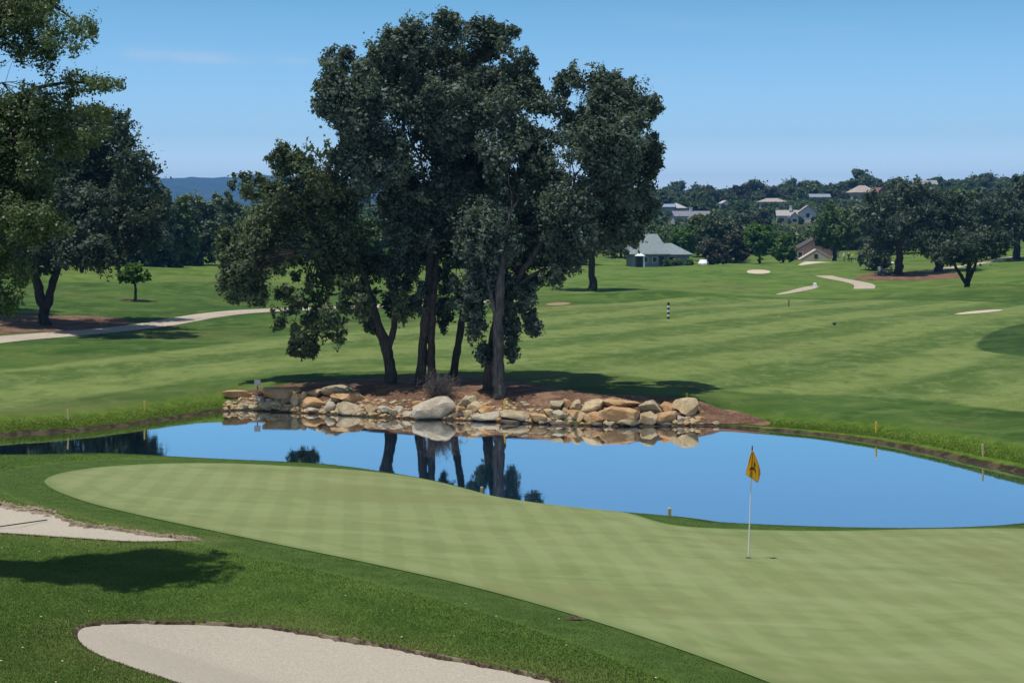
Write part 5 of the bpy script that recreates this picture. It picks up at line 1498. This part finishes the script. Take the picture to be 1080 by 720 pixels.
    house(865, d, R(-4), 'low grey blue roofed house behind the white gabled one', (.33, .34, .36), (.22, .24, .275), [(-4.6, 4.6, 0, 6, 2.4, 4.0, 'gable', {})], [(-2, 0, 1.3, 1.2, 1.0), (2, 0, 1.3, 1.2, 1.0)], top=204.5, zoff=4.0, group=G)
    d = 750
    house(917, d, R(12), 'tan hip roofed house with a red brown gable near the ridge', (.40, .33, .27), (.37, .30, .255),
          [(-8.0, 4.4, 0, 9, 3.0, 6.6, 'hip', {}), (4.0, 8.0, -1.5, 6, 3.4, 5.6, 'front', {'wall': plain('red_gable', (.25, .11, .075), .85), 'roof': shingle('red_brown_roof', (.20, .10, .075))})],
          [(-4, 0, 1.6, 1.4, 1.3), (1, 0, 1.6, 1.4, 1.3), (6, -1.5, 1.8, 1.2, 1.3)], top=195.5, zoff=1.6, group=G)
    d = 800
    house(976, d, R(-5), 'grey roof ridge showing over the tall right oaks', (.33, .32, .31), (.25, .25, .255), [(-6, 6, 0, 7, 3.0, 5.4, 'gable', {})], [(-3, 0, 1.6, 1.2, 1.2), (3, 0, 1.6, 1.2, 1.2)], top=190, zoff=4.2, group=G)
houses()
for o in bpy.data.objects:
    if o.name.split('.')[0] in ('grey_bush', 'brown_bush') and o.get('category'): o['category'] = 'bush'

# ------------------------------------------------------------------ air, sky, sun, camera
def haze():
    t = bpy.data.materials.new('haze_air'); t.use_nodes = True; nt = t.node_tree; nt.nodes.clear()
    out = nt.nodes.new('ShaderNodeOutputMaterial'); v = nt.nodes.new('ShaderNodeVolumePrincipled')
    v.inputs['Color'].default_value = (.16, .48, 1, 1); v.inputs['Density'].default_value = 1.15e-4; v.inputs['Anisotropy'].default_value = .1
    nt.links.new(v.outputs[0], out.inputs['Volume'])
    mb = MB(); mb.box((0, 3600, 118), (15600, 11300, 250)); o = mb.build('haze', t); tag(o, kind='stuff')
USE_HAZE = True
if USE_HAZE: haze()

EL = R(76)                                        # the sun stands high, over the left shoulder
SUN_DIR = Vector((-.88 * math.cos(EL), -.475 * math.cos(EL), math.sin(EL)))
SKY_T = [(2.15, 2.5, 3.4), (.95, 1.30, 1.86), (.58, 1.0, 1.27)]          # tints multiplied into the sky colour, by height
def sky():
    w = bpy.data.worlds.new('World'); sc.world = w; w.use_nodes = True; nt = w.node_tree; nt.nodes.clear()
    out = nt.nodes.new('ShaderNodeOutputWorld'); bg = nt.nodes.new('ShaderNodeBackground')
    s = nt.nodes.new('ShaderNodeTexSky'); s.sky_type = 'NISHITA'; s.sun_disc = False
    s.sun_elevation = EL; s.sun_rotation = math.atan2(SUN_DIR.x, SUN_DIR.y); s.altitude = 200; s.air_density = 1.1; s.dust_density = .6; s.ozone_density = 1.6
    tc = nt.nodes.new('ShaderNodeTexCoord')
    mp = nt.nodes.new('ShaderNodeMapping'); mp.inputs['Scale'].default_value = (3.2, 3.2, 16); mp.inputs['Location'].default_value = (.35, .2, .1)
    nz = nt.nodes.new('ShaderNodeTexNoise'); nz.inputs['Scale'].default_value = 2.2; nz.inputs['Detail'].default_value = 6; nz.inputs['Roughness'].default_value = .55; nz.inputs['Distortion'].default_value = .4
    nt.links.new(tc.outputs['Generated'], mp.inputs[0]); nt.links.new(mp.outputs[0], nz.inputs[0])
    mr = nt.nodes.new('ShaderNodeMapRange'); mr.interpolation_type = 'SMOOTHSTEP'; mr.inputs[1].default_value = .60; mr.inputs[2].default_value = .85; mr.inputs[4].default_value = .10
    nt.links.new(nz.outputs['Fac'], mr.inputs[0])
    # a few cirrus wisps hang low in the north-west and east
    def M(op, a, b=0.0, c=None):
        q = nt.nodes.new('ShaderNodeMath'); q.operation = op
        for k, v in enumerate((a, b, c)):
            if v is None: continue
            if isinstance(v, (int, float)): q.inputs[k].default_value = v
            else: nt.links.new(v, q.inputs[k])
        return q.outputs[0]
    sy = nt.nodes.new('ShaderNodeSeparateXYZ'); nt.links.new(tc.outputs['Generated'], sy.inputs[0])
    yy = M('MAXIMUM', sy.outputs[1], .05); uu = M('DIVIDE', sy.outputs[0], yy); vv = M('DIVIDE', sy.outputs[2], yy)
    fine = nt.nodes.new('ShaderNodeTexNoise'); fine.inputs['Scale'].default_value = 1.0; fine.inputs['Detail'].default_value = 6; fine.inputs['Roughness'].default_value = .6
    mf = nt.nodes.new('ShaderNodeMapping'); mf.inputs['Scale'].default_value = (30, 30, 130); nt.links.new(tc.outputs['Generated'], mf.inputs[0]); nt.links.new(mf.outputs[0], fine.inputs[0])
    tot = mr.outputs[0]
    front = M('GREATER_THAN', sy.outputs[1], .2)
    for az, el, ra, re, k in ((-.208, .103, .030, .0038, .62), (-.245, .104, .012, .004, .34), (-.143, .100, .012, .003, .34), (.30, .055, .020, .003, .25), (.12, .125, .06, .004, .10)):
        tilt = M('MULTIPLY_ADD', M('SUBTRACT', uu, az), .07, M('SUBTRACT', vv, el))
        e2 = M('ADD', M('POWER', M('DIVIDE', M('SUBTRACT', uu, az), ra), 2.0), M('POWER', M('DIVIDE', tilt, re), 2.0))
        g = M('MULTIPLY', M('EXPONENT', M('MULTIPLY', e2, -1.0)), front)
        tot = M('ADD', tot, M('MULTIPLY', M('MULTIPLY', g, k), M('MULTIPLY', fine.outputs['Fac'], 1.1)))
    mx = nt.nodes.new('ShaderNodeMix'); mx.data_type = 'RGBA'; mx.inputs[7].default_value = (6.5, 7.2, 8.2, 1)
    sx = nt.nodes.new('ShaderNodeSeparateXYZ'); nt.links.new(tc.outputs['Generated'], sx.inputs[0])
    rp = nt.nodes.new('ShaderNodeValToRGB'); nt.links.new(sx.outputs[2], rp.inputs[0]); e = rp.color_ramp.elements
    e[0].position = 0.0; e[0].color = SKY_T[0] + (1,); e[1].position = .45; e[1].color = (1, 1, 1, 1)
    for q, cc in ((.05, SKY_T[1]), (.14, SKY_T[2])):
        k = e.new(q); k.color = cc + (1,)
    tint = nt.nodes.new('ShaderNodeMix'); tint.data_type = 'RGBA'; tint.blend_type = 'MULTIPLY'; tint.inputs[0].default_value = 1
    nt.links.new(s.outputs[0], tint.inputs[6]); nt.links.new(rp.outputs[0], tint.inputs[7])
    nt.links.new(tot, mx.inputs[0]); nt.links.new(tint.outputs[2], mx.inputs[6])
    nt.links.new(mx.outputs[2], bg.inputs[0]); bg.inputs[1].default_value = .10
    nt.links.new(bg.outputs[0], out.inputs[0])
    L = bpy.data.lights.new('sun', 'SUN'); L.energy = 4.8; L.angle = R(.53); L.color = (1, .965, .91)
    o = link(bpy.data.objects.new('sun', L)); o.rotation_euler = (-SUN_DIR).to_track_quat('-Z', 'Y').to_euler(); o.location = (0, 0, 60)
sky()

cam = bpy.data.cameras.new('camera'); co = link(bpy.data.objects.new('camera', cam))
cam.sensor_fit = 'HORIZONTAL'; cam.sensor_width = 36; cam.lens = 36 * F_PX / 1080
cam.shift_y = -(360 - HY) / 1080
cam.clip_start = .3; cam.clip_end = 30000
co.location = (0, 0, CAMH); co.rotation_euler = (R(90), 0, 0)
sc.camera = co
sc.view_settings.view_transform = 'Standard'; sc.view_settings.look = 'None'; sc.view_settings.gamma = 1; sc.view_settings.exposure = 0
sc.view_settings.use_curve_mapping = False
sc.cycles.max_bounces = 5; sc.cycles.diffuse_bounces = 2; sc.cycles.glossy_bounces = 2; sc.cycles.transmission_bounces = 3; sc.cycles.volume_bounces = 0
sc.cycles.use_denoising = True
